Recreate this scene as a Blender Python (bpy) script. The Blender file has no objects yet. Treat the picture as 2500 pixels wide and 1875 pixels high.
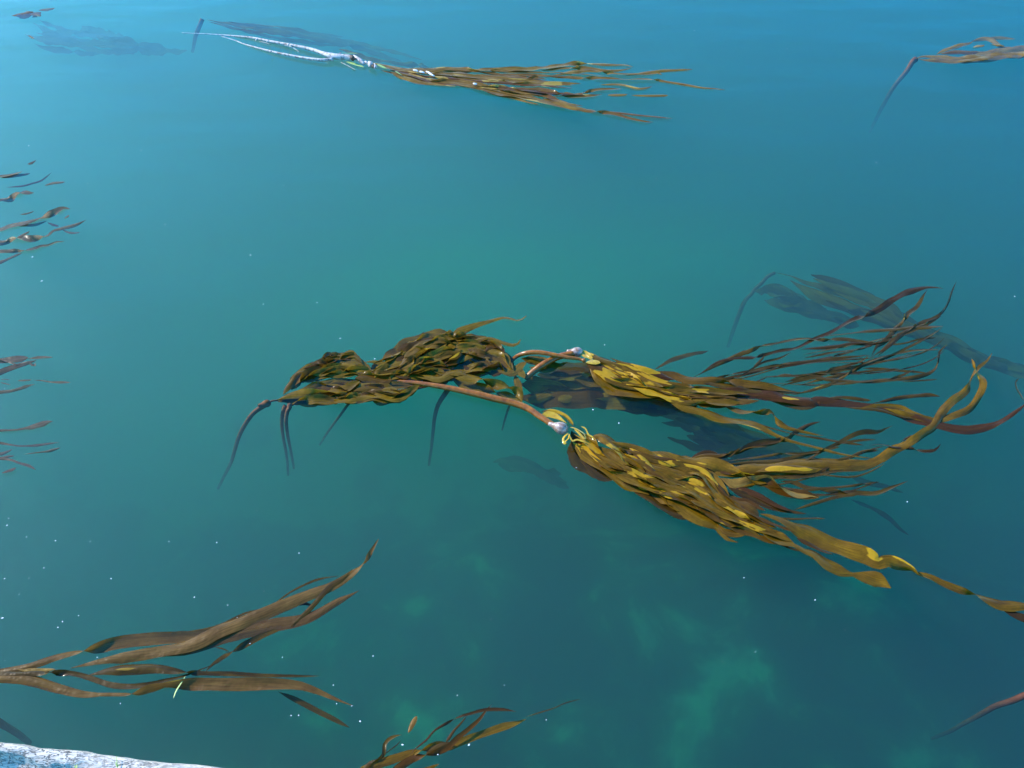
import bpy, math, random
from mathutils import Vector, noise, Matrix
sc = bpy.context.scene
COL = sc.collection
R = math.radians

# ------------------------------------------------------------------ camera
CAM_H, PITCH, F = 3.9, 46.0, 1962.0          # height over the water, degrees below the horizon, focal length in photo pixels
cd = bpy.data.cameras.new('camera'); cam = bpy.data.objects.new('camera', cd); COL.objects.link(cam)
cam.location = (0, 0, CAM_H); cam.rotation_euler = (R(90 - PITCH), 0, 0)
cd.sensor_width = 36; cd.lens = 36 * F / 2500; cd.clip_start = 0.1; cd.clip_end = 2000
sc.camera = cam
# ------------------------------------------------------------------ sky and sun
SUN_AZ, SUN_EL = -64.0, 33.0                 # degrees from straight ahead (negative: left), elevation
w = bpy.data.worlds.new('World'); sc.world = w; w.use_nodes = True
bg = w.node_tree.nodes['Background']
sky = w.node_tree.nodes.new('ShaderNodeTexSky'); sky.sky_type = 'NISHITA'; sky.sun_disc = False
sky.sun_elevation = R(SUN_EL); sky.sun_rotation = R(SUN_AZ)
sky.air_density = 1.0; sky.dust_density = 0.3; sky.ozone_density = 2.5
hs = w.node_tree.nodes.new('ShaderNodeHueSaturation'); hs.inputs['Saturation'].default_value = 1.65
w.node_tree.links.new(sky.outputs[0], hs.inputs['Color']); w.node_tree.links.new(hs.outputs[0], bg.inputs[0]); bg.inputs[1].default_value = 0.15
ld = bpy.data.lights.new('sun', 'SUN'); ld.energy = 2.0; ld.angle = R(0.5); ld.color = (1.0, 0.94, 0.83)
sun = bpy.data.objects.new('sun', ld); COL.objects.link(sun)
to_sun = Vector((math.sin(R(SUN_AZ)) * math.cos(R(SUN_EL)), math.cos(R(SUN_AZ)) * math.cos(R(SUN_EL)), math.sin(R(SUN_EL))))
sun.rotation_euler = (-to_sun).to_track_quat('-Z', 'Y').to_euler()
sc.view_settings.view_transform = 'Standard'; sc.view_settings.look = 'None'
sc.view_settings.exposure = 1.55; sc.view_settings.gamma = 1.0
cy = sc.cycles
cy.use_denoising = True; cy.max_bounces = 12; cy.volume_bounces = 4; cy.transparent_max_bounces = 24
cy.sample_clamp_indirect = 4.0; cy.caustics_reflective = False; cy.caustics_refractive = False
cy.use_adaptive_sampling = False

# ------------------------------------------------------------------ picture -> place
CA, SA = math.cos(R(90 - PITCH)), math.sin(R(90 - PITCH))
def ray(u, v):
    x, y = (u - 1250) / F, -(v - 937.5) / F
    return Vector((x, y * CA + SA, y * SA - CA))
def at(u, v, z=0.0):
    d = ray(u, v); t = (z - CAM_H) / d.z
    return Vector((d.x * t, d.y * t, z))
def proj(p):
    x, y, z = p.x, p.y, p.z - CAM_H
    cyy = y * CA + z * SA; cz = -(y * SA - z * CA)   # camera axes
    return (1250 + F * x / -cz, 937.5 - F * cyy / -cz)
# crops the photograph was traced in: name -> (left, top, magnification)
CROP = dict(A=(0, 0, .8848), B=(500, 720, 2.4578), C=(1300, 800, 3.16), D=(1700, 650, 2.765), E=(1400, 1000, 2.4578),
            F=(1250, 820, 5.53), G=(0, 1270, 2.212), H=(850, 1650, 3.6867), I=(800, 50, 2.212), J=(480, 20, 4.2538),
            K=(2050, 50, 4.88), L=(0, 380, 5.53), M=(0, 830, 4.74), N=(2000, 1200, 4.424), O=(2200, 1600, 6.637),
            P=(0, 1750, 3.95), Q=(0, 0, 2.4578))
def tr(s):
    """'C 10,20 30,40 D 5,6' -> photo pixels"""
    out, c = [], CROP['A']
    for t in s.split():
        if t in CROP: c = CROP[t]
        elif ',' in t:
            a, b = map(float, t.split(',')); out.append((c[0] + a / c[2], c[1] + b / c[2]))
    return out
def spline(pts, step):
    """Catmull-Rom through tuples, resampled about every STEP units of the first two coordinates"""
    n = len(pts)
    if n == 2: pts = [pts[0], tuple((a + b) / 2 for a, b in zip(*pts)), pts[1]]; n = 3
    P = [tuple(2 * a - b for a, b in zip(pts[0], pts[1]))] + list(pts) + [tuple(2 * a - b for a, b in zip(pts[-1], pts[-2]))]
    out = []
    for i in range(1, n):
        p0, p1, p2, p3 = P[i - 1:i + 3]
        L = math.hypot(p2[0] - p1[0], p2[1] - p1[1]); k = max(1, int(round(L / step)))
        for j in range(k):
            t = j / k; t2, t3 = t * t, t * t * t
            out.append(tuple(.5 * (2 * b + (c - a) * t + (2 * a - 5 * b + 4 * c - d) * t2 + (3 * b - a - 3 * c + d) * t3) for a, b, c, d in zip(p0, p1, p2, p3)))
    out.append(tuple(pts[-1])); return out
def lerp_list(v, t):
    if not isinstance(v, (list, tuple)): return v
    x = t * (len(v) - 1); i = min(int(x), len(v) - 2); return v[i] + (v[i + 1] - v[i]) * (x - i)

# ------------------------------------------------------------------ materials
def mat(name):
    m = bpy.data.materials.new(name); m.use_nodes = True; m.node_tree.nodes.clear(); return m, m.node_tree
def N(nt, t, **kw):
    n = nt.nodes.new(t)
    for k, v in kw.items():
        if k.startswith('_'): setattr(n, k[1:], v)
        else: n.inputs[k.replace('9', ' ')].default_value = v
    return n
def ramp(nt, stops, src=None):
    r = nt.nodes.new('ShaderNodeValToRGB'); e = r.color_ramp.elements
    while len(e) < len(stops): e.new(.5)
    for i, (p, c) in enumerate(stops): e[i].position = p; e[i].color = (*c, 1) if len(c) == 3 else c
    if src: nt.links.new(src, r.inputs[0])
    return r
def mixc(nt, f, a, b):
    m = nt.nodes.new('ShaderNodeMix'); m.data_type = 'RGBA'
    for s, i in ((f, 0), (a, 6), (b, 7)):
        if hasattr(s, 'is_output'): nt.links.new(s, m.inputs[i])
        else: m.inputs[i].default_value = s if i == 0 else (*s, 1)
    return m.outputs[2]
def mth(nt, op, a, b=0.0, c=0.0):
    m = nt.nodes.new('ShaderNodeMath'); m.operation = op
    for i, s in enumerate((a, b, c)):
        if hasattr(s, 'is_output'): nt.links.new(s, m.inputs[i])
        else: m.inputs[i].default_value = s
    return m.outputs[0]

def blade_material(name, dim_a, dim_b, brown, dry, trans=.3, bright_z=.011, coat=.3):  # dry: brighter colour painted on for the look of emergent strips
    """kelp blade: olive to brown under a wet film; brighter look clear of the water painted in yellow"""
    m, nt = mat(name); L = nt.links.new
    out = N(nt, 'ShaderNodeOutputMaterial'); uv = N(nt, 'ShaderNodeUVMap'); uv.uv_map = 'UVMap'; ud = N(nt, 'ShaderNodeUVMap'); ud.uv_map = 'BrightPaint'; sd = nt.nodes.new('ShaderNodeSeparateXYZ'); L(ud.outputs[0], sd.inputs[0]); oi = N(nt, 'ShaderNodeObjectInfo')
    mp = N(nt, 'ShaderNodeMapping'); mp.inputs['Scale'].default_value = (5, 1.6, 1)
    L(uv.outputs[0], mp.inputs[0])
    off = nt.nodes.new('ShaderNodeCombineXYZ'); L(mth(nt, 'MULTIPLY', oi.outputs['Random'], 37.0), off.inputs[0]); L(off.outputs[0], mp.inputs['Location'])
    n1 = N(nt, 'ShaderNodeTexNoise', Scale=1.0, Detail=5.0, Roughness=.6); L(mp.outputs[0], n1.inputs['Vector'])
    mp2 = N(nt, 'ShaderNodeMapping'); mp2.inputs['Scale'].default_value = (7, 26, 1); L(uv.outputs[0], mp2.inputs[0])
    n2 = N(nt, 'ShaderNodeTexNoise', Scale=1.0, Detail=3.0); L(mp2.outputs[0], n2.inputs['Vector'])
    rb = ramp(nt, [(.3, dim_a), (.72, dim_b)], n1.outputs[0])
    pick = ramp(nt, [(.55, (0, 0, 0)), (.95, (1, 1, 1))], oi.outputs['Random'])
    c = mixc(nt, pick.outputs[0], rb.outputs[0], brown)
    st = ramp(nt, [(.28, (.5, .48, .46)), (.72, (1.3, 1.28, 1.2))], n2.outputs[0])
    mm = nt.nodes.new('ShaderNodeMix'); mm.data_type = 'RGBA'; mm.blend_type = 'MULTIPLY'; mm.inputs[0].default_value = .8
    L(c, mm.inputs[6]); L(st.outputs[0], mm.inputs[7]); c = mm.outputs[2]
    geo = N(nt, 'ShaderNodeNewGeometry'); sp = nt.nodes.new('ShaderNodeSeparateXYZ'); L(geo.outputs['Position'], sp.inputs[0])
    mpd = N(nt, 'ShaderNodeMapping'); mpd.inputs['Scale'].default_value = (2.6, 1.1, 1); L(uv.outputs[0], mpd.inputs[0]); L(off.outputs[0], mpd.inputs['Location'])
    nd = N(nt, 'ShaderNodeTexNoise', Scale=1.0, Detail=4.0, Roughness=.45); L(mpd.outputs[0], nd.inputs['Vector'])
    zc = nt.nodes.new('ShaderNodeClamp'); zc.inputs['Min'].default_value = -.2; zc.inputs['Max'].default_value = .07; L(mth(nt, 'MULTIPLY', mth(nt, 'SUBTRACT', sp.outputs[2], bright_z), 9.0), zc.inputs['Value'])
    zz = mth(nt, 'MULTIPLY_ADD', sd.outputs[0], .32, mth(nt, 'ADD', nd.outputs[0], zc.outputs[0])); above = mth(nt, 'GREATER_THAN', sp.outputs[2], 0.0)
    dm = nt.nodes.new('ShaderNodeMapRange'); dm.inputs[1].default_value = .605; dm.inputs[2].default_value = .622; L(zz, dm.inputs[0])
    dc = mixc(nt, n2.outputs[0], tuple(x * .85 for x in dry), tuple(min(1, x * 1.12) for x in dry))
    c2 = mixc(nt, dm.outputs[0], c, dc)  # submerged versus emergent brightness is put into the colour here
    b = N(nt, 'ShaderNodeBsdfPrincipled', IOR=1.4, Roughness=.34); L(c2, b.inputs['Base Color'])
    b.inputs['Coat IOR'].default_value = 1.33; b.inputs['Coat Roughness'].default_value = .06; L(mth(nt, 'MULTIPLY', above, coat), b.inputs['Coat Weight']); L(mth(nt, 'MULTIPLY', above, .25), b.inputs['Specular IOR Level'])
    t = N(nt, 'ShaderNodeBsdfTranslucent'); L(c2, t.inputs[0])
    bp = N(nt, 'ShaderNodeBump', Strength=.6, Distance=.008)
    mp3 = N(nt, 'ShaderNodeMapping'); mp3.inputs['Scale'].default_value = (22, 4, 1); L(uv.outputs[0], mp3.inputs[0])
    n3 = N(nt, 'ShaderNodeTexNoise', Scale=1.0, Detail=2.0); L(mp3.outputs[0], n3.inputs['Vector'])
    L(n3.outputs[0], bp.inputs['Height']); L(bp.outputs[0], b.inputs['Normal']); L(bp.outputs[0], t.inputs['Normal'])
    mx = N(nt, 'ShaderNodeMixShader'); mx.inputs[0].default_value = trans
    L(b.outputs[0], mx.inputs[1]); L(t.outputs[0], mx.inputs[2]); L(mx.outputs[0], out.inputs[0])
    return m
def simple_mat(name, a, b, scale=20, rough=.4, bump=.2, coat=0., detail=4., stretch=None, spec=.5, pos=(.35, .7)):
    m, nt = mat(name); L = nt.links.new
    out = N(nt, 'ShaderNodeOutputMaterial'); tc = N(nt, 'ShaderNodeTexCoord')
    mp = N(nt, 'ShaderNodeMapping'); mp.inputs['Scale'].default_value = stretch or (1, 1, 1); L(tc.outputs['Object'], mp.inputs[0])
    n = N(nt, 'ShaderNodeTexNoise', Scale=scale, Detail=detail, Roughness=.65); L(mp.outputs[0], n.inputs['Vector'])
    r = ramp(nt, [(pos[0], a), (pos[1], b)], n.outputs[0])
    p = N(nt, 'ShaderNodeBsdfPrincipled', Roughness=rough); L(r.outputs[0], p.inputs['Base Color'])
    p.inputs['Coat Weight'].default_value = coat; p.inputs['Coat Roughness'].default_value = .06; p.inputs['Coat IOR'].default_value = 1.33
    p.inputs['Specular IOR Level'].default_value = spec
    bp = N(nt, 'ShaderNodeBump', Strength=bump, Distance=.004); L(n.outputs[0], bp.inputs['Height']); L(bp.outputs[0], p.inputs['Normal'])
    L(p.outputs[0], out.inputs[0]); return m

M = {}
M['blade'] = blade_material('kelp_blade', (.115, .054, .003), (.31, .158, .007), (.095, .034, .006), (.62, .325, .014), bright_z=.021)
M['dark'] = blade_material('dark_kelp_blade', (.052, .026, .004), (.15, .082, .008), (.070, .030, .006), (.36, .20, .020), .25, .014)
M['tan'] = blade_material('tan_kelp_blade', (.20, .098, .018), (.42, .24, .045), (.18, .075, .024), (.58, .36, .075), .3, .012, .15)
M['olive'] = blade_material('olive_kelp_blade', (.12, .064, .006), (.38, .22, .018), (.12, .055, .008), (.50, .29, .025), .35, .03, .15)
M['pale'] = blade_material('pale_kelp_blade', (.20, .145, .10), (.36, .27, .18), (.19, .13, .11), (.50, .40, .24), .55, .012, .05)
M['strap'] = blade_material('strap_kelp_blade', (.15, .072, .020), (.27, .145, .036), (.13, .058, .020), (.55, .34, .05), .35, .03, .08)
M['young'] = simple_mat('young_blade', (.46, .25, .008), (.66, .42, .016), 60, .2, .3, .8)
M['stipe'] = simple_mat('stipe', (.21, .058, .003), (.44, .145, .008), 25, .25, .3, .12)
M['dark_stipe'] = simple_mat('dark_stipe', (.15, .058, .022), (.24, .10, .035), 25, .6, .25, 0, spec=.1)
M['red_stipe'] = simple_mat('red_stipe', (.10, .028, .014), (.16, .045, .02), 25, .6, .25, 0, spec=.1)
M['bulb'] = simple_mat('bulb', (.24, .10, .04), (.55, .42, .36), 45, .3, .5, .9)
M['fleck'] = simple_mat('fleck', (.75, .76, .76), (.92, .92, .9), 200, .6, .1)
M['grass'] = simple_mat('grass', (.22, .36, .06), (.42, .56, .16), 90, .4, .2)
M['white_wood'] = simple_mat('bleached_wood', (.20, .15, .12), (.66, .60, .56), 30, .65, .8, pos=(.32, .55))
M['dark_wood'] = simple_mat('dark_wood', (.04, .03, .025), (.12, .08, .05), 60, .7, .5)

# water: a clear reflecting skin over a scattering body
def water_mat():
    m, nt = mat('water'); L = nt.links.new
    out = N(nt, 'ShaderNodeOutputMaterial')
    geo = N(nt, 'ShaderNodeNewGeometry')
    mp = N(nt, 'ShaderNodeMapping'); mp.inputs['Scale'].default_value = (.55, 1.5, 1); mp.inputs['Rotation'].default_value = (0, 0, R(-12)); L(geo.outputs['Position'], mp.inputs[0])
    n1 = N(nt, 'ShaderNodeTexNoise', Scale=1.1, Detail=3.0, Roughness=.45); L(mp.outputs[0], n1.inputs['Vector'])
    bp = N(nt, 'ShaderNodeBump', Strength=.8, Distance=.03); L(n1.outputs[0], bp.inputs['Height'])
    fr = N(nt, 'ShaderNodeFresnel', IOR=1.333); ir = nt.nodes.new('ShaderNodeMapRange'); L(geo.outputs['Backfacing'], ir.inputs[0]); ir.inputs[3].default_value = 1.333; ir.inputs[4].default_value = 1 / 1.333; L(ir.outputs[0], fr.inputs['IOR']); L(bp.outputs[0], fr.inputs['Normal'])
    g = N(nt, 'ShaderNodeBsdfGlossy', Roughness=.03); L(bp.outputs[0], g.inputs['Normal'])
    t = N(nt, 'ShaderNodeBsdfTransparent')
    mx = N(nt, 'ShaderNodeMixShader'); L(fr.outputs[0], mx.inputs[0]); L(t.outputs[0], mx.inputs[1]); L(g.outputs[0], mx.inputs[2])
    L(mx.outputs[0], out.inputs['Surface'])
    vs = N(nt, 'ShaderNodeVolumeScatter', Density=.7, Anisotropy=.72); vs.inputs['Color'].default_value = (.92, .87, .98, 1)
    va = N(nt, 'ShaderNodeVolumeAbsorption', Density=1.5); va.inputs['Color'].default_value = (.27, .84, .785, 1)
    ad = nt.nodes.new('ShaderNodeAddShader'); L(vs.outputs[0], ad.inputs[0]); L(va.outputs[0], ad.inputs[1])
    L(ad.outputs[0], out.inputs['Volume']); return m
M['water'] = water_mat()

# ------------------------------------------------------------------ mesh helpers
def link(name, verts, faces, m, parent=None, uvs=None, smooth=True):
    org = Vector(parent['_o']) if parent is not None else Vector(verts[len(verts) // 2])
    me = bpy.data.meshes.new(name); me.from_pydata([Vector(v) - org for v in verts], [], faces); me.materials.append(m)
    if smooth: me.polygons.foreach_set('use_smooth', [True] * len(me.polygons))
    if uvs:
        l = me.uv_layers.new(name='UVMap')
        l2 = me.uv_layers.new(name='BrightPaint')
        for i, lp in enumerate(me.loops): l.data[i].uv = uvs[lp.vertex_index][:2]; l2.data[i].uv = (uvs[lp.vertex_index][2], 0)
    o = bpy.data.objects.new(name, me); COL.objects.link(o)
    if parent is not None: o.parent = parent
    else: o.location = org
    return o
def tag(o, label, cat, group=None, kind=None):
    if label: o['label'] = label
    if cat: o['category'] = cat
    if group: o['group'] = group
    if kind: o['kind'] = kind
    return o
def root(name, u, v, label, cat, group=None, z=0.0):
    o = bpy.data.objects.new(name, None); COL.objects.link(o); o.location = at(u, v, z); o.empty_display_size = .1
    o['_o'] = tuple(o.location); return tag(o, label, cat, group)
rng = random.Random(7)
def ribbon(path, width, z, seed, roll=.25, ruffle=.18, twists=(), tip=.12, head=.15, wl=.32, cross=5, step=9, undul=.006, wander=0, dry=()):  # dry: stretches along the blade that are painted brighter
    """a strap-like blade. PATH photo pixels, WIDTH photo pixels (list along it), Z metres (list along it); TWISTS = places (0..1) of half turns"""
    r = random.Random(seed)
    ps = [p + (0.0,) for p in path]
    ps = spline(ps, step); n = len(ps)
    if n < 5: ps = spline([p + (0.0,) for p in path], step / 3); n = len(ps)
    s1, s2, s3 = r.uniform(0, 99), r.uniform(0, 99), r.uniform(0, 99)
    pts = []
    dist = 0.0; acc = [0.0]
    for i, p in enumerate(ps):
        t = i / (n - 1); q = (p[0], p[1])
        if wander:
            e = math.sin(math.pi * t) ** .5
            q = (q[0] + wander * e * noise.noise((t * 4, s2, 3)), q[1] + wander * e * noise.noise((t * 4.5, s3, 8)))
        pts.append(at(q[0], q[1], lerp_list(z, t)))
        if i: dist += (pts[-1] - pts[-2]).length; acc.append(dist)
    V, Fc, U = [], [], []
    ph1, ph2 = r.uniform(0, 6.28), r.uniform(0, 6.28)
    tw0 = r.choice((-1, 1))
    for i, p in enumerate(pts):
        t = i / (n - 1)
        d = pts[min(i + 1, n - 1)] - pts[max(i - 1, 0)]
        if d.length < 1e-7: d = Vector((1, 0, 0))
        d.normalize()
        h = Vector((-d.y, d.x, 0)); h = h.normalized() if h.length > 1e-6 else Vector((0, 1, 0)); up = d.cross(h)
        if up.z < 0: up = -up
        a, b = proj(p + h * .01), proj(p - h * .01)
        dp, dn = proj(p + d * .01), proj(p - d * .01)
        ex, ey = dp[0] - dn[0], dp[1] - dn[1]; el = math.hypot(ex, ey) or 1
        pxm = abs((a[0] - b[0]) * ey - (a[1] - b[1]) * ex) / el / .02         # apparent pixels per metre of width
        vz = (p - Vector((0, 0, CAM_H))).length; pv = F / vz; pxm = max(pxm, .5 * pv)          # pv: pixels per metre square to the sight line
        prof = min(1, (t / head) ** .7 if head > 0 and t < head else 1, ((1 - t) / tip) ** .6 if tip > 0 and t > 1 - tip else 1)
        wpx = lerp_list(width, t) * max(prof, .07)
        ang = roll * (1.6 * noise.noise((acc[i] * 1.7 + s1, s2, 0)) + .5 * noise.noise((acc[i] * 5 + s1, s3, 5)))
        for tw in twists:
            x = (t - tw) * dist / max(.04, wpx / pv * 1.7)
            ang += tw0 * math.pi * (.5 + .5 * math.tanh(x * 1.1))
        wd = wpx / math.hypot(math.cos(ang) * pxm, math.sin(ang) * pv)
        ra = ruffle * wpx / pv; wv_ = wl * (1 + .35 * noise.noise((acc[i] * 1.3, s2, 4)))
        zo = undul * noise.noise((acc[i] * 3.1 + s3, s1, 2))
        hump = 0.0
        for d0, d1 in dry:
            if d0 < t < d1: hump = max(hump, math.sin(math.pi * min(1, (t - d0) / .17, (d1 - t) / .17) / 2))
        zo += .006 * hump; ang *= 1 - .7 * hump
        side = h * math.cos(ang) + up * math.sin(ang); nrm = up * math.cos(ang) - h * math.sin(ang)
        for k in range(cross):
            x = -1 + 2 * k / (cross - 1)
            rf = ra * abs(x) ** 1.4 * (.55 * math.sin(acc[i] / wl * 6.28 + (ph1 if x < 0 else ph2) + 5 * noise.noise((acc[i] * 1.6, s1, 7))) + 1.3 * noise.noise((acc[i] / wl * .8, x * .8 + s2, 1)))
            arch = -(.10 + .06 * hump) * wd * x * x
            jag = 1 + .07 * noise.noise((acc[i] * 14 + s2, x * 3, s1)) * abs(x)
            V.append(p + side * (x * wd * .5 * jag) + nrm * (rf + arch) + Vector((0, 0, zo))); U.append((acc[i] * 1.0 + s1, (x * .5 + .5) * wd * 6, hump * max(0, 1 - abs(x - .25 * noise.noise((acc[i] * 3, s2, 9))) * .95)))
        if i:
            o = (i - 1) * cross
            for k in range(cross - 1): Fc.append((o + k, o + k + 1, o + cross + k + 1, o + cross + k))
    return V, Fc, U
def blade(parent, s, width, z, roll=.25, m='blade', label=None, name='blade', **kw):
    path = tr(s) if isinstance(s, str) else s
    V, Fc, U = ribbon(path, width, z, rng.random(), roll, **kw)
    o = link(name, V, Fc, M[m], parent, U)
    if label: o['label'] = label
    return o
def tube_data(pts, rad, seg=10, lump=.0, seed=0, cap=True):
    V, Fc = [], []; n = len(pts); acc = 0
    prev = None
    for i, p in enumerate(pts):
        d = (pts[min(i + 1, n - 1)] - pts[max(i - 1, 0)]).normalized()
        if prev is None:
            a = d.orthogonal().normalized()
        else: a = (prev - d * prev.dot(d)).normalized()
        prev = a; b = d.cross(a)
        if i: acc += (p - pts[i - 1]).length
        for k in range(seg):
            g = 2 * math.pi * k / seg; v = a * math.cos(g) + b * math.sin(g)
            rr = lerp_list(rad, i / (n - 1)) if not callable(rad) else rad(i / (n - 1))
            if lump: rr *= 1 + lump * noise.noise((acc * 9 + seed, math.cos(g) * 1.3, math.sin(g) * 1.3 + seed)) + lump * .6 * noise.noise((acc * 40 + seed, math.cos(g) * 3, math.sin(g) * 3))
            V.append(p + v * rr)
        if i:
            o = (i - 1) * seg
            for k in range(seg): Fc.append((o + k, o + (k + 1) % seg, o + seg + (k + 1) % seg, o + seg + k))
    if cap: Fc.append(tuple(range(seg - 1, -1, -1))); Fc.append(tuple(range((n - 1) * seg, n * seg)))
    return V, Fc
def tube(parent, s, rad_px, z, m='stipe', name='stipe', lump=.06, step=10, label=None, seg=10):
    """tube along photo pixels; RAD in photo pixels, Z metres, lists along it"""
    path = tr(s) if isinstance(s, str) else s
    ps = spline([p + (0.,) for p in path], step); n = len(ps)
    pts = [at(p[0], p[1], lerp_list(z, i / (n - 1))) for i, p in enumerate(ps)]
    slim = .74 if m in ('dark_stipe', 'red_stipe', 'white_wood') else 1.0
    def rad(t):
        i = int(t * (n - 1)); return slim * lerp_list(rad_px, t) * (pts[i] - Vector((0, 0, CAM_H))).length / F
    V, Fc = tube_data(pts, rad, seg, lump, rng.random() * 50)
    o = link(name, V, Fc, M[m], parent)
    if label: o['label'] = label
    return o
def bulb(parent, u, v, du, dv, rpx, z, m='bulb'):
    """pear-shaped float whose blade end points along picture direction (du, dv)"""
    c = at(u, v, z); e = (at(u + du, v + dv, z) - c).normalized(); r = rpx * (c - Vector((0, 0, CAM_H))).length / F
    prof = [(-2.3, .30), (-1.9, .36), (-1.5, .46), (-1.1, .66), (-.7, .88), (-.3, .99), (.1, 1.0), (.45, .88), (.72, .68), (.92, .38), (1.0, .12)]
    pts = [c + e * (a * r) for a, _ in prof]
    V, Fc = tube_data(pts, lambda t: r * prof[int(round(t * (len(prof) - 1)))][1], 18, .05, rng.random() * 9)
    return link('float_bulb', V, Fc, M[m], parent)
def bundle(parent, top, bot, n, width, z, seed, m='blade', roll=.5, ruffle=.25, span=(.35, .8), start=(0, .5), tw=.5, freq=3.0, wl=.2, undul=.01, spread=1.0, **kw):
    """N blades streaming between two picture outlines; each drifts across the bundle and starts and stops somewhere along it"""
    T = spline([p + (0.,) for p in tr(top)], 8); Bt = spline([p + (0.,) for p in tr(bot)], 8)
    r = random.Random(seed)
    for i in range(n):
        a = r.uniform(*start); b = min(1.0, a + r.uniform(*span)); u0 = (i + .5) / n; s0 = r.uniform(0, 99); k = 12
        path = []
        for j in range(k + 1):
            t = a + (b - a) * j / k
            u = min(1, max(0, .5 + (u0 - .5) * spread + .45 * noise.noise((t * freq + s0, s0, 0))))
            p, q = lerp_pt(T, t), lerp_pt(Bt, t); path.append((p[0] + (q[0] - p[0]) * u, p[1] + (q[1] - p[1]) * u))
        tws = [r.uniform(.1, .9) for _ in range(2) if r.random() < tw * .7]
        zz = z if not callable(z) else z(i / max(1, n - 1), r)
        V, Fc, U = ribbon(path, r.uniform(*width), zz, r.random(), roll, ruffle, tws, wl=wl, undul=undul, **kw)
        link('blade', V, Fc, M[m], parent, U)
def lerp_pt(L, t):
    x = t * (len(L) - 1); i = min(int(x), len(L) - 2); f = x - i
    return (L[i][0] + (L[i + 1][0] - L[i][0]) * f, L[i][1] + (L[i + 1][1] - L[i][1]) * f)

# ------------------------------------------------------------------ setting: water body and seabed
S = 300.0
wv = [(-S, -60, 0), (S, -60, 0), (S, S * 2, 0), (-S, S * 2, 0), (-S, -60, -9), (S, -60, -9), (S, S * 2, -9), (-S, S * 2, -9)]
water = link('water', wv, [(0, 1, 2, 3), (7, 6, 5, 4), (0, 4, 5, 1), (1, 5, 6, 2), (2, 6, 7, 3), (3, 7, 4, 0)], M['water'], smooth=False)
tag(water, None, None, kind='structure')
def seabed_mat():
    m, nt = mat('seabed'); L = nt.links.new
    out = N(nt, 'ShaderNodeOutputMaterial'); geo = N(nt, 'ShaderNodeNewGeometry')
    n1 = N(nt, 'ShaderNodeTexNoise', Scale=1.35, Detail=9.0, Roughness=.62, Distortion=.4); L(geo.outputs['Position'], n1.inputs['Vector'])
    sp = nt.nodes.new('ShaderNodeSeparateXYZ'); L(geo.outputs['Position'], sp.inputs[0])
    sh = nt.nodes.new('ShaderNodeMapRange'); L(sp.outputs[1], sh.inputs[0]); sh.inputs[1].default_value = 4.2; sh.inputs[2].default_value = 6.0; sh.inputs[4].default_value = .30   # weedier shoal farther out
    r = ramp(nt, [(.44, (.02, .045, .05)), (.54, (.09, .18, .08)), (.63, (.55, .80, .34))], mth(nt, 'ADD', n1.outputs[0], sh.outputs[0]))
    p = N(nt, 'ShaderNodeBsdfPrincipled', Roughness=.9); L(r.outputs[0], p.inputs['Base Color']); L(p.outputs[0], out.inputs[0]); return m
M['seabed'] = seabed_mat()
BED = -3.0
def bed_z(x, y): return BED + 1.25 * math.exp(-((x - 1.2) / 3.2) ** 4 - ((y - 2.6) / 1.5) ** 4) + 1.25 * math.exp(-((x - .7) / 4.2) ** 2 - ((y - 7.2) / 2.3) ** 2) + .25 * noise.noise((x * .5, y * .5, 1)) + .12 * noise.noise((x * 1.7, y * 1.7, 4))
gv, gf = [], []
gx = [-S] + [-14 + .4 * i for i in range(71)] + [S]; gy = [-60] + [-2 + .4 * i for i in range(56)] + [S * 2]
for y in gy:
    for x in gx: gv.append((x, y, bed_z(x, y)))
nx = len(gx)
for j in range(len(gy) - 1):
    for i in range(nx - 1): gf.append((j * nx + i, j * nx + i + 1, (j + 1) * nx + i + 1, (j + 1) * nx + i))
tag(link('seabed', gv, gf, M['seabed']), None, None, kind='structure')


# ------------------------------------------------------------------ the two bright kelps in the middle
UP = lambda a=.004, b=.016: [rng.uniform(a, b), rng.uniform(a, b), rng.uniform(a, b)]      # lies on the surface film
FL = lambda: [.004, .003, .002, .001]
k1 = root('bull_kelp', 1372, 1046, 'yellow-brown kelp with shiny bulb on long coppery stem, blades streaming to lower right', 'kelp', 'kelp plants adrift at the surface')
tube(k1, 'B 1060,506 1095,512 1180,520 1300,532 1450,556 1600,588 1750,624 1850,648 1940,682 2000,722 2060,762 2105,788', [4.5, 5, 6, 7, 8, 8.6, 8.4, 7.6, 7], [-.03, -.005, .012, .022, .026, .028, .03, .034, .04], 'stipe')
bulb(k1, 1372, 1046, 16, 6, 15.5, .045)
blade(k1, 'F 395,1060 470,1050 560,1070 640,1110 740,1180', [3, 13, 13, 9, 3], .035, .35, 'young', tip=.3)
blade(k1, 'F 400,1020 520,1000 620,1020 720,1070 780,1130 830,1210', [4, 8, 8, 8, 8], .03, .5, 'blade')
for s, wd in (('F 780,1230 850,1250 930,1290 980,1330 1000,1400', 4), ('F 760,1310 720,1340 690,1380 700,1440 740,1450', 6), ('F 770,1320 760,1380 720,1420 715,1450', 5), ('F 780,1330 790,1380 820,1420 880,1400 1000,1440', 4), ('F 840,1240 900,1300 960,1370 990,1395', 6),
              ('F 930,1215 990,1250 1030,1330 1080,1360 1110,1410', 4)):
    blade(k1, s, wd, .055, .6, 'young', ruffle=.3, step=4)
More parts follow.
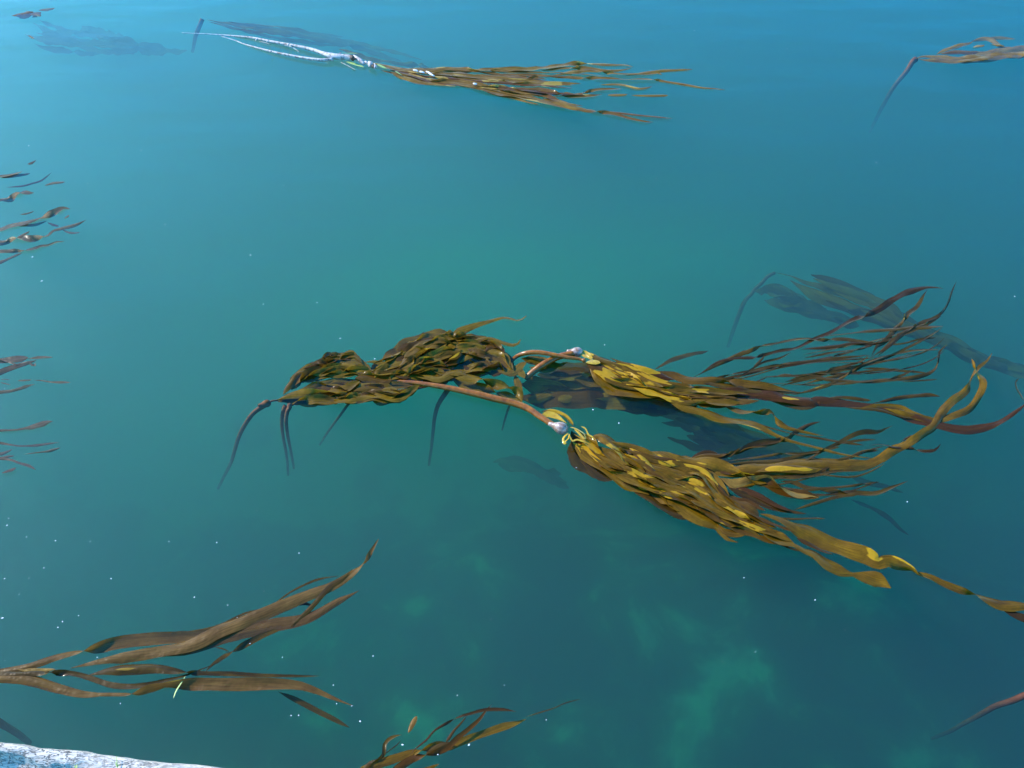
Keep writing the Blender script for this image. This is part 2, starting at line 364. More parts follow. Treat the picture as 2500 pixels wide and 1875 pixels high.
K1 = [
 ('C 300,800 340,870 390,960 450,1050 530,1120 620,1130 700,1180', 30, [.02, .0, -.02, -.03, -.02], 'dark', ()),
 ('C 300,880 330,960 350,1010 430,1060 500,1110 560,1140', 38, [.015, -.02, -.05, -.05], 'dark', ()),
 ('D 0,1290 60,1272 150,1280 270,1258 340,1222 430,1192 530,1180 600,1160 690,1110 760,1070 840,1050', [10, 14, 12, 13, 13, 9, 11, 6], FL(), 'dark', (.32, .75)),
 ('D 200,1340 400,1322 600,1308 740,1270 860,1240 950,1200 1040,1150 1120,1122 1220,1120 1270,1100 1330,1075', [8, 12, 12, 9, 9, 11, 3], FL(), 'dark', (.55,)),
 ('D 940,1310 1050,1282 1130,1248 1230,1240', [5, 9, 6], FL(), 'dark', ()),
 ('D 1160,1210 1250,1204 1340,1220 1430,1226 1520,1246 1610,1240 1650,1198', [3, 7, 8, 8, 7, 7], FL(), 'dark', (.6,)),
 ('D 1380,1185 1440,1150 1530,1130 1610,1090', [3, 8, 9], FL(), 'dark', ()),
 ('D 570,1450 660,1460 740,1490 850,1500 950,1520 1100,1530 1220,1530 1330,1490 1430,1450', [10, 11, 9, 11, 12, 12, 8, 4], FL(), 'dark', (.45,)),
 ('D 660,1645 800,1600 900,1570 1000,1550 1100,1540', [4, 8, 9, 8], FL(), 'dark', ()),
 ('D 250,1480 350,1520 460,1570 550,1620 640,1655', [12, 14, 12, 6], UP(), 'blade', ()),
 ('D 300,1420 500,1420 650,1420 800,1410 900,1390 1000,1370', [10, 14, 14, 10, 5], FL(), 'dark', ()),
 ('E 860,420 1000,450 1100,442 1250,480', [12, 14, 13, 6], FL(), 'blade', ()),
 ('E 930,470 1050,520 1180,580 1300,610 1400,625', [14, 13, 10, 4], FL(), 'dark', ()),
 ('E 1150,640 1300,655 1420,652 1510,656', [4, 5, 5], FL(), 'dark', ()),
 ('D 160,1430 260,1468 380,1450 480,1430 570,1488 680,1540 760,1540 830,1565', [20, 26, 24, 24, 28, 26, 18, 6], [.008, .012, .016, .012, .006], 'tan', (.4,)),
 ('D 0,1350 160,1388 300,1380 450,1362 600,1350 760,1338 900,1332 1040,1338 1150,1330 1250,1290 1340,1230 1420,1200 1530,1130 1610,1080 1640,1030 1680,960 1740,900 1830,830 1860,760 1900,690 1960,640 1997,585', [20, 30, 32, 34, 36, 36, 30, 26, 24, 20, 20, 22, 18, 14, 10], [.006, .012, .014, .006, .003, .003, .002, .003, .003], 'blade', (.9,)),
 ('D 400,1390 520,1370 640,1372 760,1378 850,1370', [10, 18, 18, 8], .012, 'blade', ()),
 ('C 1350,1030 1420,1068 1520,1108 1620,1130 1720,1150 1800,1190 1900,1250 2020,1280 2130,1300 2212,1310', [16, 22, 22, 24, 24, 22, 22, 20, 18], UP(), 'blade', (.35,)),
 ('E 560,270 700,300 850,330 960,380 1080,420 1160,440', [20, 28, 30, 26, 16], UP(.008, .02), 'blade', (.7,)),
 ('C 1100,1010 1200,1030 1300,1088 1370,1150 1450,1240 1520,1300', [24, 34, 36, 30, 12], UP(.01, .025), 'blade', ()),
 ('E 1120,630 1180,640 1250,662 1350,710 1450,752 1560,802 1680,850 1760,880 1830,920 1900,912 N 1000,850 1060,896 1200,930 1350,1000 1500,1052 1700,1110 1880,1200 2000,1235 2212,1240 2500,1250', [20, 40, 42, 42, 40, 36, 32, 26, 22, 17, 17, 14, 24, 28, 22, 20], [.006, .010, .007, .010, .012, .008, .003, .004, .003, .002, .003], 'blade', (.52, .74)),
 ('N 1900,1180 2000,1262 2100,1320 2212,1360 2450,1430', [6, 16, 20, 20], .001, 'dark', ()),
 ('E 1040,660 1130,710 1200,765 1280,800 1340,828 1390,852 1450,868 1540,930 1640,972 1700,986 1760,1000 1830,1020 1905,1072', [14, 28, 38, 34, 10, 16, 30, 38, 26, 8, 26, 38, 22], [.006, .005, .004, .004, .004], 'blade', ()),
 ('E 1200,790 1300,830 1370,850', [4, 8, 4], .003, 'dark', ()), ('E 1340,770 1400,800 1500,850 1560,868', [6, 10, 8, 4], .004, 'dark', ()),
 ('C 1420,1500 1480,1570 1600,1590 1700,1540 1720,1500', [6, 16, 18, 12], .004, 'blade', ()),
 ('C 900,1270 1000,1290 1100,1322 1200,1400 1300,1468 1420,1525 1450,1560 1500,1610 E 930,770 990,796', [28, 36, 38, 38, 34, 16, 12, 8], [.008, .018, .022, .02, .012, .003, .001], 'blade', ()),
 ('C 740,1200 820,1240 900,1290 1000,1370 1130,1440 1250,1460', [20, 30, 34, 24, 10], [.01, .008, .004, .002], 'dark', ()),
 ('C 700,960 800,1080 860,1180 920,1250 1010,1290 1100,1380 1200,1410', [18, 28, 30, 26, 22, 12], [.012, .012, .01, .008], 'blade', (.5,)),
 ('C 1340,1240 1450,1300 1560,1320 1660,1342 1800,1412', [10, 14, 14, 6], UP(.01, .02), 'blade', ()),
 ('C 1100,1180 1200,1220 1300,1290 1380,1360 1500,1430 1560,1470', [16, 34, 36, 34, 16], [.012, .014, .01, .008], 'blade', ()),
 ('C 1160,1140 1260,1180 1340,1212 1450,1290 1560,1362 1680,1440 1760,1525', [14, 34, 40, 44, 44, 40, 16], [.018, .018, .014, .012, .01, .006], 'blade', ()),
 ('C 910,1060 1000,1110 1120,1182 1220,1270 1330,1372 1430,1430 1520,1470 1640,1500 1700,1545 1760,1600', [16, 30, 34, 34, 32, 34, 36, 28, 20, 8], [.02, .02, .022, .018, .014, .008, .005], 'blade', ()),
 ('C 860,960 1000,1005 1130,1050 1250,1072 1330,1120 1380,1180 1450,1290 1500,1380', [18, 34, 40, 42, 42, 40, 34, 14], [.018, .022, .024, .022, .016, .010], 'blade', ()),
 ('C 310,890 380,950 480,1010 560,1060 650,1130 740,1200 820,1230 900,1290', [10, 26, 32, 32, 30, 28, 24, 14], [.03, .024, .02, .02, .018, .016], 'blade', ()),
 ('C 300,870 400,925 500,980 580,1040 660,1110 740,1170 830,1212 930,1260', [10, 26, 32, 32, 30, 26, 22, 12], [.036, .03, .028, .026, .022, .02], 'blade', (.6,)),
 ('C 320,820 420,880 520,960 600,1020 680,1090 760,1160 850,1205', [10, 24, 28, 28, 26, 22, 12], [.04, .036, .032, .03, .028, .024], 'blade', ()),
 ('C 590,880 680,905 740,975 800,1070 850,1150 890,1220', [10, 26, 28, 26, 22, 8], [.024, .03, .032, .03, .024], 'blade', (.55,)),
 ('C 430,850 520,830 600,880 700,980 760,1070 830,1160 900,1230', [10, 28, 32, 30, 26, 22, 10], [.034, .04, .038, .034, .03, .026], 'blade', ()),
 ('C 330,790 420,840 480,890 560,960 640,1020 720,1080 800,1140', [6, 16, 18, 16, 14, 12, 6], [.046, .044, .042, .04, .036], 'blade', (.3,)),
 ('C 740,915 830,980 880,1060 930,1120 1010,1170', [10, 22, 22, 18, 8], [.03, .036, .034, .028], 'blade', ()),
 ('C 640,1000 740,1060 830,1130 880,1200', [10, 18, 18, 8], [.034, .038, .036, .03], 'blade', (.5,)),
 ('C 770,1215 820,1205 870,1230 940,1255 1010,1300 1050,1370', [14, 22, 14, 16, 14, 6], [.026, .028, .024, .02], 'blade', ()),
 ('C 1000,530 1100,560', 1, 0, None, ()),
 ('C 1230,1010 1290,990 1380,985 1450,985 1560,965 1640,925 1760,900 1860,880 1960,860 2040,800', [10, 14, 8, 9, 10, 14, 11, 12, 9], FL(), 'blade', (.3, .82)),
 ('C 1220,1012 1260,985 1330,958 1400,965 1440,985', [5, 8, 8, 4], FL(), 'dark', ()),
]
BRIGHT1 = {'C 900,1270 1000': [(.04, .62)], 'E 1120,630 1180': [(.06, .22), (.27, .46)], 'D 400,1390 520': [(.1, .9)], 'C 910,1060 1000': [(.42, .66)], 'C 1160,1140 1260': [(.02, .22)], 'D 0,1350 160,1': [(.2, .40)], 'C 1350,1030 14': [(.3, .5)], 'C 300,870 400,': [(.2, .5)], 'C 770,1215 820': [(.1, .45)], 'C 860,960 1000': [(.1, .2)]}  # stretches painted brighter, the way strips clear of the water look
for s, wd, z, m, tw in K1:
    if m: blade(k1, s, wd, z, .42 if m != 'dark' else .5, m, twists=tw, ruffle=.22, undul=.016 if m == 'blade' else .006, dry=BRIGHT1.get(s[:14], ()))
bundle(k1, 'C 330,790 450,830 600,880 780,920 900,970 1130,1040 1330,1110 1500,1290 1750,1470 2020,1580', 'C 310,900 430,1000 560,1090 700,1170 820,1230 1000,1310 1200,1400 1400,1480 1700,1590 1980,1690', 16, (8, 20), lambda f, r: [.04, .034 + .01 * r.random(), .028, .022, .012], 81, 'blade', .5, .35, (.5, .9), (0, .4), .3, 1.6, .17, .010)
bundle(k1, 'C 560,900 780,960 900,1000 1130,1060 1330,1150 1500,1320 1700,1500', 'C 480,1010 700,1150 820,1230 1000,1300 1200,1400 1400,1470 1700,1560', 10, (16, 26), lambda f, r: [.006, .004, .003], 82, 'dark', .4, .2, (.3, .6), (0, .5), .3, 2.5, .25, .004)  # dark under-blades added so the gaps between blades look shaded

k2 = root('bull_kelp', 1411, 858, 'kelp with small glossy bulb and thick crossed stem, thin blades fanning to right edge', 'kelp', 'kelp plants adrift at the surface')
tube(k2, 'F 180,560 215,545 300,470 420,390 560,310 700,262 840,235', [7.5, 8, 8.5, 8, 8, 8], [-.06, -.02, .012, .02, .03, .036], 'stipe')
bulb(k2, 1411, 859, 14, 1, 12, .042)
for s, wd in (('F 920,205 980,215 1050,240 1110,260', 5), ('F 935,215 980,260 1040,290 1095,320', 6), ('F 920,225 960,250 1010,290', 6), ('F 940,205 1000,230 1060,290 1090,300', 7)):
    blade(k2, s, wd, .05, .5, 'young', ruffle=.3, step=4)
K2 = [
 ('C 940,322 1050,262 1180,212 1360,178', [6, 14, 15, 7], [-.05, -.08, -.1], 'dark', ()),
 ('C 900,545 1000,552 1100,575 1150,602 1280,605', [6, 13, 14, 6], .002, 'dark', (.5,)),
 ('D 480,900 560,912 650,932 740,950 820,940', [6, 14, 16, 8], .001, 'dark', ()),
 ('D 0,757 140,765 260,760 310,735 380,690 450,650 560,620 640,580', [14, 14, 10, 5, 5, 6, 6, 4], FL(), 'dark', (.4,)),
 ('C 1230,385 1265,370 1340,330 1500,250 1640,190 D 340,580 430,545 540,520 630,500 740,490 860,498 1000,490 1100,505 1200,520 1290,508', [5, 8, 12, 13, 9, 6, 9, 10, 9, 10, 9, 5], FL(), 'dark', (.35, .7)),
 ('C 1240,385 1300,350 1420,270 1560,235 D 400,610 560,572 680,550 800,490 900,450 1040,370 1150,330 1250,278 1330,222 1430,172 1540,142 1620,142 1668,152', [4, 8, 9, 9, 8, 9, 10, 11, 14, 18, 18, 16, 6], FL(), 'dark', (.25, .68)),
 ('D 380,690 430,640 460,605', [6, 8, 4], .002, 'dark', ()),
 ('D 700,560 820,550 950,540 1050,520 1180,525 1300,500', [4, 9, 10, 8, 5], FL(), 'dark', ()),
 ('D 850,472 1000,455 1120,442 1300,430 1450,415 1560,412 1668,405', [4, 7, 9, 10, 11, 12, 10], FL(), 'dark', ()),
 ('D 1180,610 1220,540 1280,500 1360,400 1420,330 1490,270 1540,185 1560,160', [6, 12, 15, 15, 14, 14, 12, 5], FL(), 'dark', (.55,)),
 ('D 1180,615 1260,560 1350,480 1480,400 1600,350 1660,310 1700,240 1720,180 1757,100', [5, 8, 10, 9, 8, 8, 8, 7, 5], FL(), 'dark', (.45,)),
 ('D 1220,610 1300,545 1400,460 1500,385 1580,350', [4, 7, 7, 4], FL(), 'dark', ()),
 ('D 1280,530 1400,520 1520,490 1620,480', [3, 4, 5, 5], FL(), 'dark', ()),
 ('D 600,780 750,742 900,700 1000,680 1100,650 1170,600', [6, 11, 11, 11, 10, 6], FL(), 'dark', (.5,)),
 ('D 520,750 600,730 680,740 760,730', [4, 7, 7, 4], FL(), 'dark', ()),
 ('D 300,790 400,778 480,745', [3, 5, 3], FL(), 'dark', ()),
 ('D 640,870 800,830 920,790 1050,702 1130,660 1300,602 1450,572 1640,562', [5, 9, 9, 10, 9, 7, 7, 6], FL(), 'dark', (.4,)),
 ('D 700,800 850,760 1000,730 1080,700 1150,660', [4, 8, 9, 8, 4], FL(), 'dark', ()),
 ('D 1120,690 1250,695 1400,706 1570,722', [4, 7, 6, 4], FL(), 'dark', ()),
 ('D 560,810 700,770 800,750 900,765 1050,775 1200,772 1350,760 1500,745 1590,710 1630,640 1640,580 1690,530', [5, 10, 12, 11, 10, 11, 12, 12, 11, 10, 12, 8], FL(), 'dark', (.88,)),
 ('D 1380,780 1500,770 1630,762', [2, 4, 3], FL(), 'dark', ()),
 ('D 0,770 200,800 400,820 560,840 700,850', [18, 22, 20, 14, 6], [.008, .006, .004], 'dark', ()),
 ('D 850,900 950,885 1050,890 1130,900 1180,905', [5, 9, 9, 8], FL(), 'dark', ()),
 ('D 1100,960 1250,942 1380,950 1450,980 1570,1022', [6, 11, 10, 7, 3], FL(), 'blade', ()),
 ('D 1180,930 1240,915 1350,890 1480,872 1580,868 1648,880', [3, 7, 10, 11, 10, 4], FL(), 'dark', ()),
 ('D 1000,950 1150,962 1250,972 1380,1012 1500,1035', [5, 7, 8, 6, 3], FL(), 'dark', ()),
 ('D 1260,960 1450,1010 1600,1040 1650,1030 1750,1000 1850,950 1910,870 1935,790 1890,700 1858,625', [8, 12, 14, 15, 17, 18, 17, 18, 16, 12], FL(), 'blade', (.93,)),
 ('C 1480,600 1600,640 1700,642 1790,648 1850,662 1885,720 1950,760 2050,792 2212,832 D 860,1145', [18, 22, 18, 16, 12, 13, 9, 6, 4, 3], [.008, .01, .012, .006, .003], 'blade', (.35, .5)),
 ('C 600,330 720,400 830,440 960,470 1080,520 1200,560 1330,590', [12, 26, 30, 26, 22, 18, 8], [.006, .012, .010, .006], 'blade', ()),
 ('C 1040,500 1150,540 1260,590 1350,600 1420,590', [10, 22, 24, 16, 6], [.004, .006, .003], 'blade', (.5,)),
 ('C 1150,500 1300,540 1450,560 1600,560 1750,560', [10, 24, 26, 22, 8], [.006, .01, .008], 'blade', ()),
 ('C 950,330 1080,352 1200,400 1350,412 1500,422 1600,432 1750,452 1900,480 2020,500', [10, 18, 20, 18, 16, 16, 12, 6], [.004, .008, .008, .006], 'blade', (.5,)),
 ('C 1000,420 1150,452 1300,480 1450,492 1620,482 1800,492 1950,500 2120,500', [10, 18, 18, 14, 12, 8, 4], [.006, .008, .006], 'dark', ()),
 ('C 1000,420 1200,470 1450,492 1650,500 1850,522 2000,550 2180,572 D 800,905 950,915 1100,930 1250,952 1400,1000 1560,1050 1700,1085 1830,1100 1950,1080 2060,1040 2150,985 2212,940 2250,900', [12, 22, 26, 22, 20, 22, 22, 20, 16, 15, 18, 20, 20, 21, 20, 18, 12], [.012, .012, .01, .014, .01, .003, .002, .002, .002, .002, .002], 'blade', ()),
 ('D 2212,910 2190,870 2165,830 2155,785 2180,755', [8, 6, 5, 5, 4], .002, 'dark', ()),
 ('C 430,280 500,350 600,412 720,470 850,498 950,512 1030,540', [12, 34, 42, 42, 34, 24, 8], [.03, .02, .012, .012, .012, .006], 'blade', ()),
 ('C 440,270 540,320 640,370 760,410 860,450 940,500 1010,540', [10, 30, 36, 36, 30, 24, 8], [.036, .03, .024, .022, .018, .01], 'blade', (.65,)),
 ('C 470,210 560,260 640,300 740,340 850,392 950,430 1080,470 1250,492', [8, 24, 28, 28, 26, 24, 18, 8], [.04, .03, .026, .022, .018, .012], 'blade', ()),
 ('C 620,260 720,300 800,330 880,350 980,372 1100,400', [10, 22, 24, 22, 16, 8], [.018, .022, .018, .01], 'blade', ()),
 ('C 600,235 740,290 830,362 920,425 1020,502 1150,592 1300,640 1450,690 1600,722 D 400,1075 500,1120 600,1162 800,1222 950,1262 1070,1282 1200,1300', [10, 20, 22, 22, 22, 22, 24, 24, 20, 8, 7, 6, 6, 5, 4], [.034, .03, .026, .022, .018, .016, .016, .014, .012, .004, .002, .002], 'blade', ()),
 ('D 310,1045 400,1060 520,1095 700,1140 860,1165 960,1182 1130,1208', [4, 5, 5, 5, 6, 8, 6], FL(), 'dark', ()),
 ('C 480,230 600,290 700,350 800,390 880,440 980,520', [6, 14, 16, 15, 12, 6], [.044, .036, .03, .024, .02], 'blade', ()),
 ('C 390,180 440,200 520,240 620,270 720,310 800,330', [4, 12, 15, 15, 13, 6], [.05, .046, .042, .034, .028], 'blade', ()),
]
BRIGHT2 = {'C 1000,420 120': [(.24, .40)], 'C 600,235 740,': [(.30, .50)], 'C 430,280 500,': [(.1, .4)], 'C 480,230 600,': [(.1, .5)]}
for s, wd, z, m, tw in K2: blade(k2, s, [x * .82 for x in wd] if m == 'dark' else wd, z, .36 if m != 'dark' else .5, m, twists=tw, ruffle=.2, undul=.014 if m == 'blade' else .005, dry=BRIGHT2.get(s[:14], ()))
bundle(k2, 'D 60,760 300,700 500,640 700,600 900,560 1100,520 1300,440 1500,330 1640,250', 'D 100,800 300,800 550,790 800,800 1000,790 1200,770 1400,740 1600,700 1700,640', 14, (3, 6), lambda f, r: [.004, .003, .002, .003], 84, 'dark', .5, .2, (.35, .75), (0, .55), .6, 1.6, .3, .004)
bundle(k1, 'D 100,1330 400,1290 700,1240 900,1180 1100,1150 1250,1130', 'D 250,1560 500,1560 700,1560 900,1540 1100,1530 1300,1490', 10, (3, 7), lambda f, r: [.006, .003, .002, .003], 85, 'dark', .5, .2, (.4, .8), (0, .5), .6, 1.6, .3, .004)
bundle(k2, 'C 440,200 600,240 800,330 960,400 1150,440 1400,470 1700,480', 'C 420,280 560,400 720,460 950,510 1150,570 1400,590 1700,600', 14, (5, 14), lambda f, r: [.044, .036, .028 + .006 * r.random(), .02, .012], 83, 'blade', .5, .3, (.5, .85), (0, .35), .25, 1.5, .25, .01)

k3 = root('bull_kelp', 1428, 882, 'slender orange kelp stem looping over a thicker stem to a young yellow blade', 'kelp', 'kelp plants adrift at the surface')
tube(k3, 'F -60,420 -20,360 30,300 120,250 260,222 400,225 520,245 640,270 760,292 900,310 985,340', [4, 5, 5.5, 6, 6, 5.5, 5, 4.5, 4, 3.5], [-.12, -.03, .02, .04, .05, .055, .055, .055, .05, .05], 'stipe')
bulb(k3, 1426, 880, 14, 3, 5, .05, 'stipe')
blade(k3, 'F 1000,358 1080,350 1150,352 1195,362', [6, 11, 12, 5], .056, .2, 'young', step=4)
blade(k3, 'C 405,265 470,300 560,350 640,400 700,440', [4, 16, 24, 20, 8], [.05, .045, .04, .03], .3, 'blade')

# ------------------------------------------------------------------ the dark braided tangle left of them
GRP = 'kelp plants adrift at the surface'
ka = root('bull_kelp', 653, 986, 'dark braided kelp whose bent stem hangs from the far left tip of the middle tangle', 'kelp', GRP)
tube(ka, 'B 370,655 330,680 285,715 240,780 205,850 180,930 160,1000 120,1080 80,1160', [9, 7.5, 7, 6.5, 6, 5.5, 5, 4.5, 4], [-.03, -.05, -.1, -.2, -.32, -.45, -.58, -.75, -.95], 'dark_stipe')
bulb(ka, 652, 985, 20, -4, 9, -.02, 'dark_stipe')
tube(ka, 'B 375,650 405,635 440,632', [3, 3, 3], [-.02, -.012, -.01], 'dark_stipe', name='neck')
bundle(ka, 'B 420,625 480,590 560,570 700,540 820,520 950,510 1100,500 1280,540', 'B 430,650 500,660 600,650 700,640 850,635 1000,620 1150,630 1270,570', 18, (13, 26), lambda f, r: [-.015 - .05 * f * f + .02 * r.random(), .004 - .03 * (1 - f), -.02 * (1 - f) + .003, -.01 * (1 - f) + .002], 11, 'olive', .4, .34, (.5, .95), (0, .4), .5, 2.0, .2, .012)
for s, wd, z, tw in (('B 430,630 520,600 640,590 760,580 850,560 930,520', [8, 18, 22, 20, 16], .004, (.5,)), ('B 900,500 960,490 1020,500 1080,520 1120,510', [10, 22, 26, 22, 8], .006, ()), ('B 890,580 950,570 1020,565 1080,590', [8, 17, 18, 6], .004, ()),
                     ('B 1020,590 1090,600 1160,595 1230,585 1270,550 1290,545', [14, 22, 20, 18, 8], .001, (.5,)), ('B 780,600 840,620 900,615 980,610 1060,620', [10, 20, 22, 18, 6], -.004, ()), ('B 1060,570 1120,560 1160,575', [8, 15, 6], .005, ())):
    blade(ka, s, wd, z, .35, 'olive', twists=tw, ruffle=.25)
kb = root('bull_kelp', 705, 992, 'dark kelp on a doubled-back stem with blades arching in a loop above the tangle', 'kelp', GRP)
tube(kb, 'B 512,668 495,700 488,760 495,830 508,900 522,970 535,1040', [7.5, 6, 5.5, 5, 4.5, 4, 3.5], [-.02, -.08, -.18, -.3, -.42, -.56, -.75], 'dark_stipe')
bulb(kb, 707, 990, 3, -10, 6, -.02, 'dark_stipe')
bundle(kb, 'B 490,590 530,510 600,440 680,410 780,365 880,360 940,400 990,430', 'B 520,590 560,530 620,490 720,480 820,480 920,470 980,480 1010,500', 15, (12, 24), lambda f, r: [-.03 + .02 * r.random(), .003 - .02 * (1 - f), .004 - .03 * (1 - f), -.01], 21, 'olive', .4, .34, (.5, .95), (0, .4), .5, 2.0, .2, .012)
for s, wd, z in (('B 470,600 520,520 550,470 600,455', [8, 16, 14, 5], .004), ('B 790,430 860,420 930,440 1000,450', [8, 22, 22, 8], .004), ('B 860,365 910,375 940,410', [5, 9, 4], .003), ('B 600,455 700,460 800,480 900,470', [6, 12, 14, 6], .006)):
    blade(kb, s, wd, z, .4, 'olive', ruffle=.25)
kc = root('bull_kelp', 690, 992, 'thin straight kelp stem hanging beside the doubled-back stem under the tangle', 'kelp', GRP)
tube(kc, 'B 482,668 468,705 462,770 470,850 485,930 495,1000 500,1080', [7, 6, 5.5, 5, 4.5, 4, 3.5], [-.03, -.1, -.2, -.32, -.45, -.6, -.8], 'dark_stipe')
bundle(kc, 'B 480,660 540,640 620,630 700,620 800,610', 'B 500,672 560,662 640,655 740,645 850,640', 4, (10, 16), [-.03, -.05, -.04], 23, 'olive', .5, .3, (.5, .9), (0, .2), .6)
kd = root('bull_kelp', 855, 982, 'bulky olive clump of crumpled kelp blades heaped at the top of the middle tangle', 'kelp', GRP)
tube(kd, 'B 880,632 850,670 810,725 765,785 730,835 690,900', [4, 4.5, 4.5, 4, 3.5, 3], [-.08, -.14, -.26, -.4, -.52, -.7], 'dark_stipe')
bundle(kd, 'B 990,470 1060,400 1160,340 1200,300 1300,265 1400,255 1540,255 1700,285 1790,340 1860,430', 'B 1020,520 1120,520 1230,510 1330,510 1450,480 1540,460 1660,440 1740,440 1800,460 1850,480', 34, (13, 30), lambda f, r: [r.uniform(-.06, .004), r.uniform(-.05, .006), r.uniform(-.05, .006), r.uniform(-.06, 0)], 31, 'olive', .45, .32, (.4, .8), (0, .55), .5, 2.2, .22, .014, spread=1.1)
bundle(kd, 'B 1100,420 1200,340 1300,280 1420,265 1540,270', 'B 1120,510 1230,490 1330,430 1450,360 1540,330', 12, (14, 28), lambda f, r: [r.uniform(.002, .012)] * 3, 33, 'olive', .35, .3, (.5, .8), (0, .4), .5, 2, .22, .008)
bundle(kd, 'B 900,440 1000,440 1080,420 1180,400 1300,400 1420,420 1600,460', 'B 900,500 1000,500 1100,505 1230,500 1350,500 1500,500 1700,520', 9, (12, 24), lambda f, r: [r.uniform(-.01, .006)] * 3, 35, 'olive', .4, .3, (.4, .7), (0, .4), .5, 2, .22, .008)
for s, wd, z in (('B 1470,260 1510,225 1600,192 1700,162 1790,136 1870,154 1900,145 1932,122', [16, 18, 14, 10, 9, 8, 10, 6], .003), ('B 1600,272 1700,262 1800,290 1850,300 1880,290 1897,265', [8, 10, 9, 9, 11, 6], .002), ('B 1395,245 1450,228 1510,236', [3, 5, 3], .002), ('B 1600,252 1610,245 1500,245', [3, 4, 3], .002),
                 ('B 1640,360 1700,330 1760,340 1810,380 1830,440', [12, 20, 22, 16, 8], .002), ('B 1540,400 1600,440 1680,430 1740,470 1790,460', [10, 20, 18, 18, 8], -.01), ('F 200,350 260,330 350,325 440,350 540,385 620,395 700,370 750,355', [8, 18, 22, 22, 16, 8, 5, 3], -.004), ('F 230,420 330,440 450,445 540,440 640,385', [6, 16, 18, 14, 4], -.02)):
    blade(kd, s, wd, z, .35, 'olive', ruffle=.22)
for s, wd, z, m, tw in (('B 590,445 640,430 700,425 760,400 800,385', [4, 10, 14, 12, 5], .004, 'olive', (.5,)), ('B 745,405 800,376 860,362 915,370 945,415', [5, 12, 14, 12, 4], .004, 'olive', ()), ('B 640,480 700,472 770,468 840,480 910,482', [5, 12, 16, 14, 5], .008, 'olive', (.5,)),
                        ('B 1225,345 1265,305 1310,286', [5, 15, 6], .010, 'blade', ()), ('B 1165,440 1200,392 1245,358', [5, 16, 6], .010, 'blade', ()), ('B 1225,450 1285,405 1340,378 1390,350', [5, 17, 18, 6], .012, 'blade', (.6,)), ('B 1320,345 1355,295 1390,262', [5, 17, 7], .012, 'olive', ()),
                        ('B 1020,500 1055,445 1105,415', [6, 22, 8], .008, 'olive', ()), ('B 1340,385 1395,335 1450,295', [7, 25, 9], .012, 'olive', ()), ('B 1105,500 1150,465 1200,452 1250,440', [5, 13, 13, 5], .011, 'blade', (.5,)), ('B 1530,410 1590,350 1660,330', [6, 22, 8], .006, 'olive', ()),
                        ('B 1680,345 1720,302 1770,312 1800,350', [6, 17, 15, 5], .004, 'olive', ()), ('B 1410,430 1480,402 1550,360', [8, 26, 8], .004, 'dark', ()), ('B 1490,310 1560,282 1630,300', [8, 22, 8], .006, 'olive', ()), ('B 1160,345 1180,315 1230,298 1270,290', [4, 11, 12, 5], .004, 'olive', ()),
                        ('B 960,405 1010,400 1070,410 1130,395', [3, 8, 10, 4], .004, 'olive', ()), ('B 1390,262 1430,250 1500,262 1560,250', [4, 11, 12, 4], .006, 'olive', (.5,)), ('B 1620,285 1690,280 1750,310 1800,322', [5, 13, 12, 3], .004, 'olive', (.5,)), ('B 1700,340 1770,360 1820,400 1850,450', [6, 16, 14, 5], .004, 'olive', (.5,))):
    blade(kd if 'B 1' in s else kb, s, wd, z, .35, m, twists=tw, ruffle=.25)
ke = root('bull_kelp', 1095, 950, 'kelp with a chain of broad twisted olive blades crossing below the coppery stem', 'kelp', GRP)
tube(ke, 'B 1462,565 1430,610 1400,660 1380,730 1372,800 1365,870 1355,950 1345,1020', [9, 8, 7, 6, 5.5, 5, 4.5, 4], [-.1, -.16, -.24, -.34, -.46, -.6, -.75, -.95], 'dark_stipe')
for s, wd, z, m, tw in (('B 1270,492 1330,492 1400,502 1460,465 1510,455 1570,480', [6, 12, 20, 32, 26, 8], .010, 'olive', ()), ('B 1500,500 1570,505 1640,498 1700,520 1780,550 1830,565 1880,590 1905,645', [10, 24, 26, 24, 22, 20, 24, 8], .005, 'olive', (.45, .75)),
                        ('B 1550,530 1650,560 1750,590 1850,620 1900,640', [10, 24, 26, 20, 8], -.03, 'olive', (.5,)), ('B 1480,500 1560,540 1640,590 1700,600', [8, 20, 22, 8], -.03, 'olive', ()), ('B 1800,480 1860,460 1900,420 1930,400', [10, 20, 18, 8], -.01, 'olive', ()), ('B 1860,480 1880,540 1900,600', [10, 18, 10], -.03, 'olive', ()),
                        ('B 1740,430 1800,460 1850,440 1900,470 1920,500', [8, 18, 20, 18, 8], -.01, 'olive', ()), ('B 1900,380 1960,390 2050,400 2120,420 2175,405', [10, 20, 20, 10, 4], -.01, 'olive', ())):
    blade(ke, s, wd, z, .3, m, twists=tw, ruffle=.2)
bundle(kd, 'B 1040,415 1160,325 1200,285 1300,250 1400,240 1540,240 1700,270 1800,330 1870,430', 'B 1080,440 1190,360 1240,320 1310,290 1400,280 1530,280 1680,310 1770,360 1840,440', 9, (10, 20), lambda f, r: [r.uniform(-.01, .004)] * 3, 37, 'olive', .6, .45, (.18, .32), (0, .8), .9, 3, .14, .014)
bundle(ka, 'B 640,600 800,600 1000,590 1250,560', 'B 640,660 850,650 1050,640 1250,600', 7, (10, 20), lambda f, r: [r.uniform(-.02, .002)] * 3, 38, 'olive', .6, .45, (.25, .4), (0, .7), .9, 3, .14, .014)
bundle(kb, 'B 590,430 680,390 780,350 900,350 960,400', 'B 620,470 700,430 790,400 890,400 940,440', 6, (9, 18), lambda f, r: [r.uniform(-.01, .003)] * 3, 39, 'olive', .6, .45, (.25, .5), (0, .6), .9, 3, .14, .014)
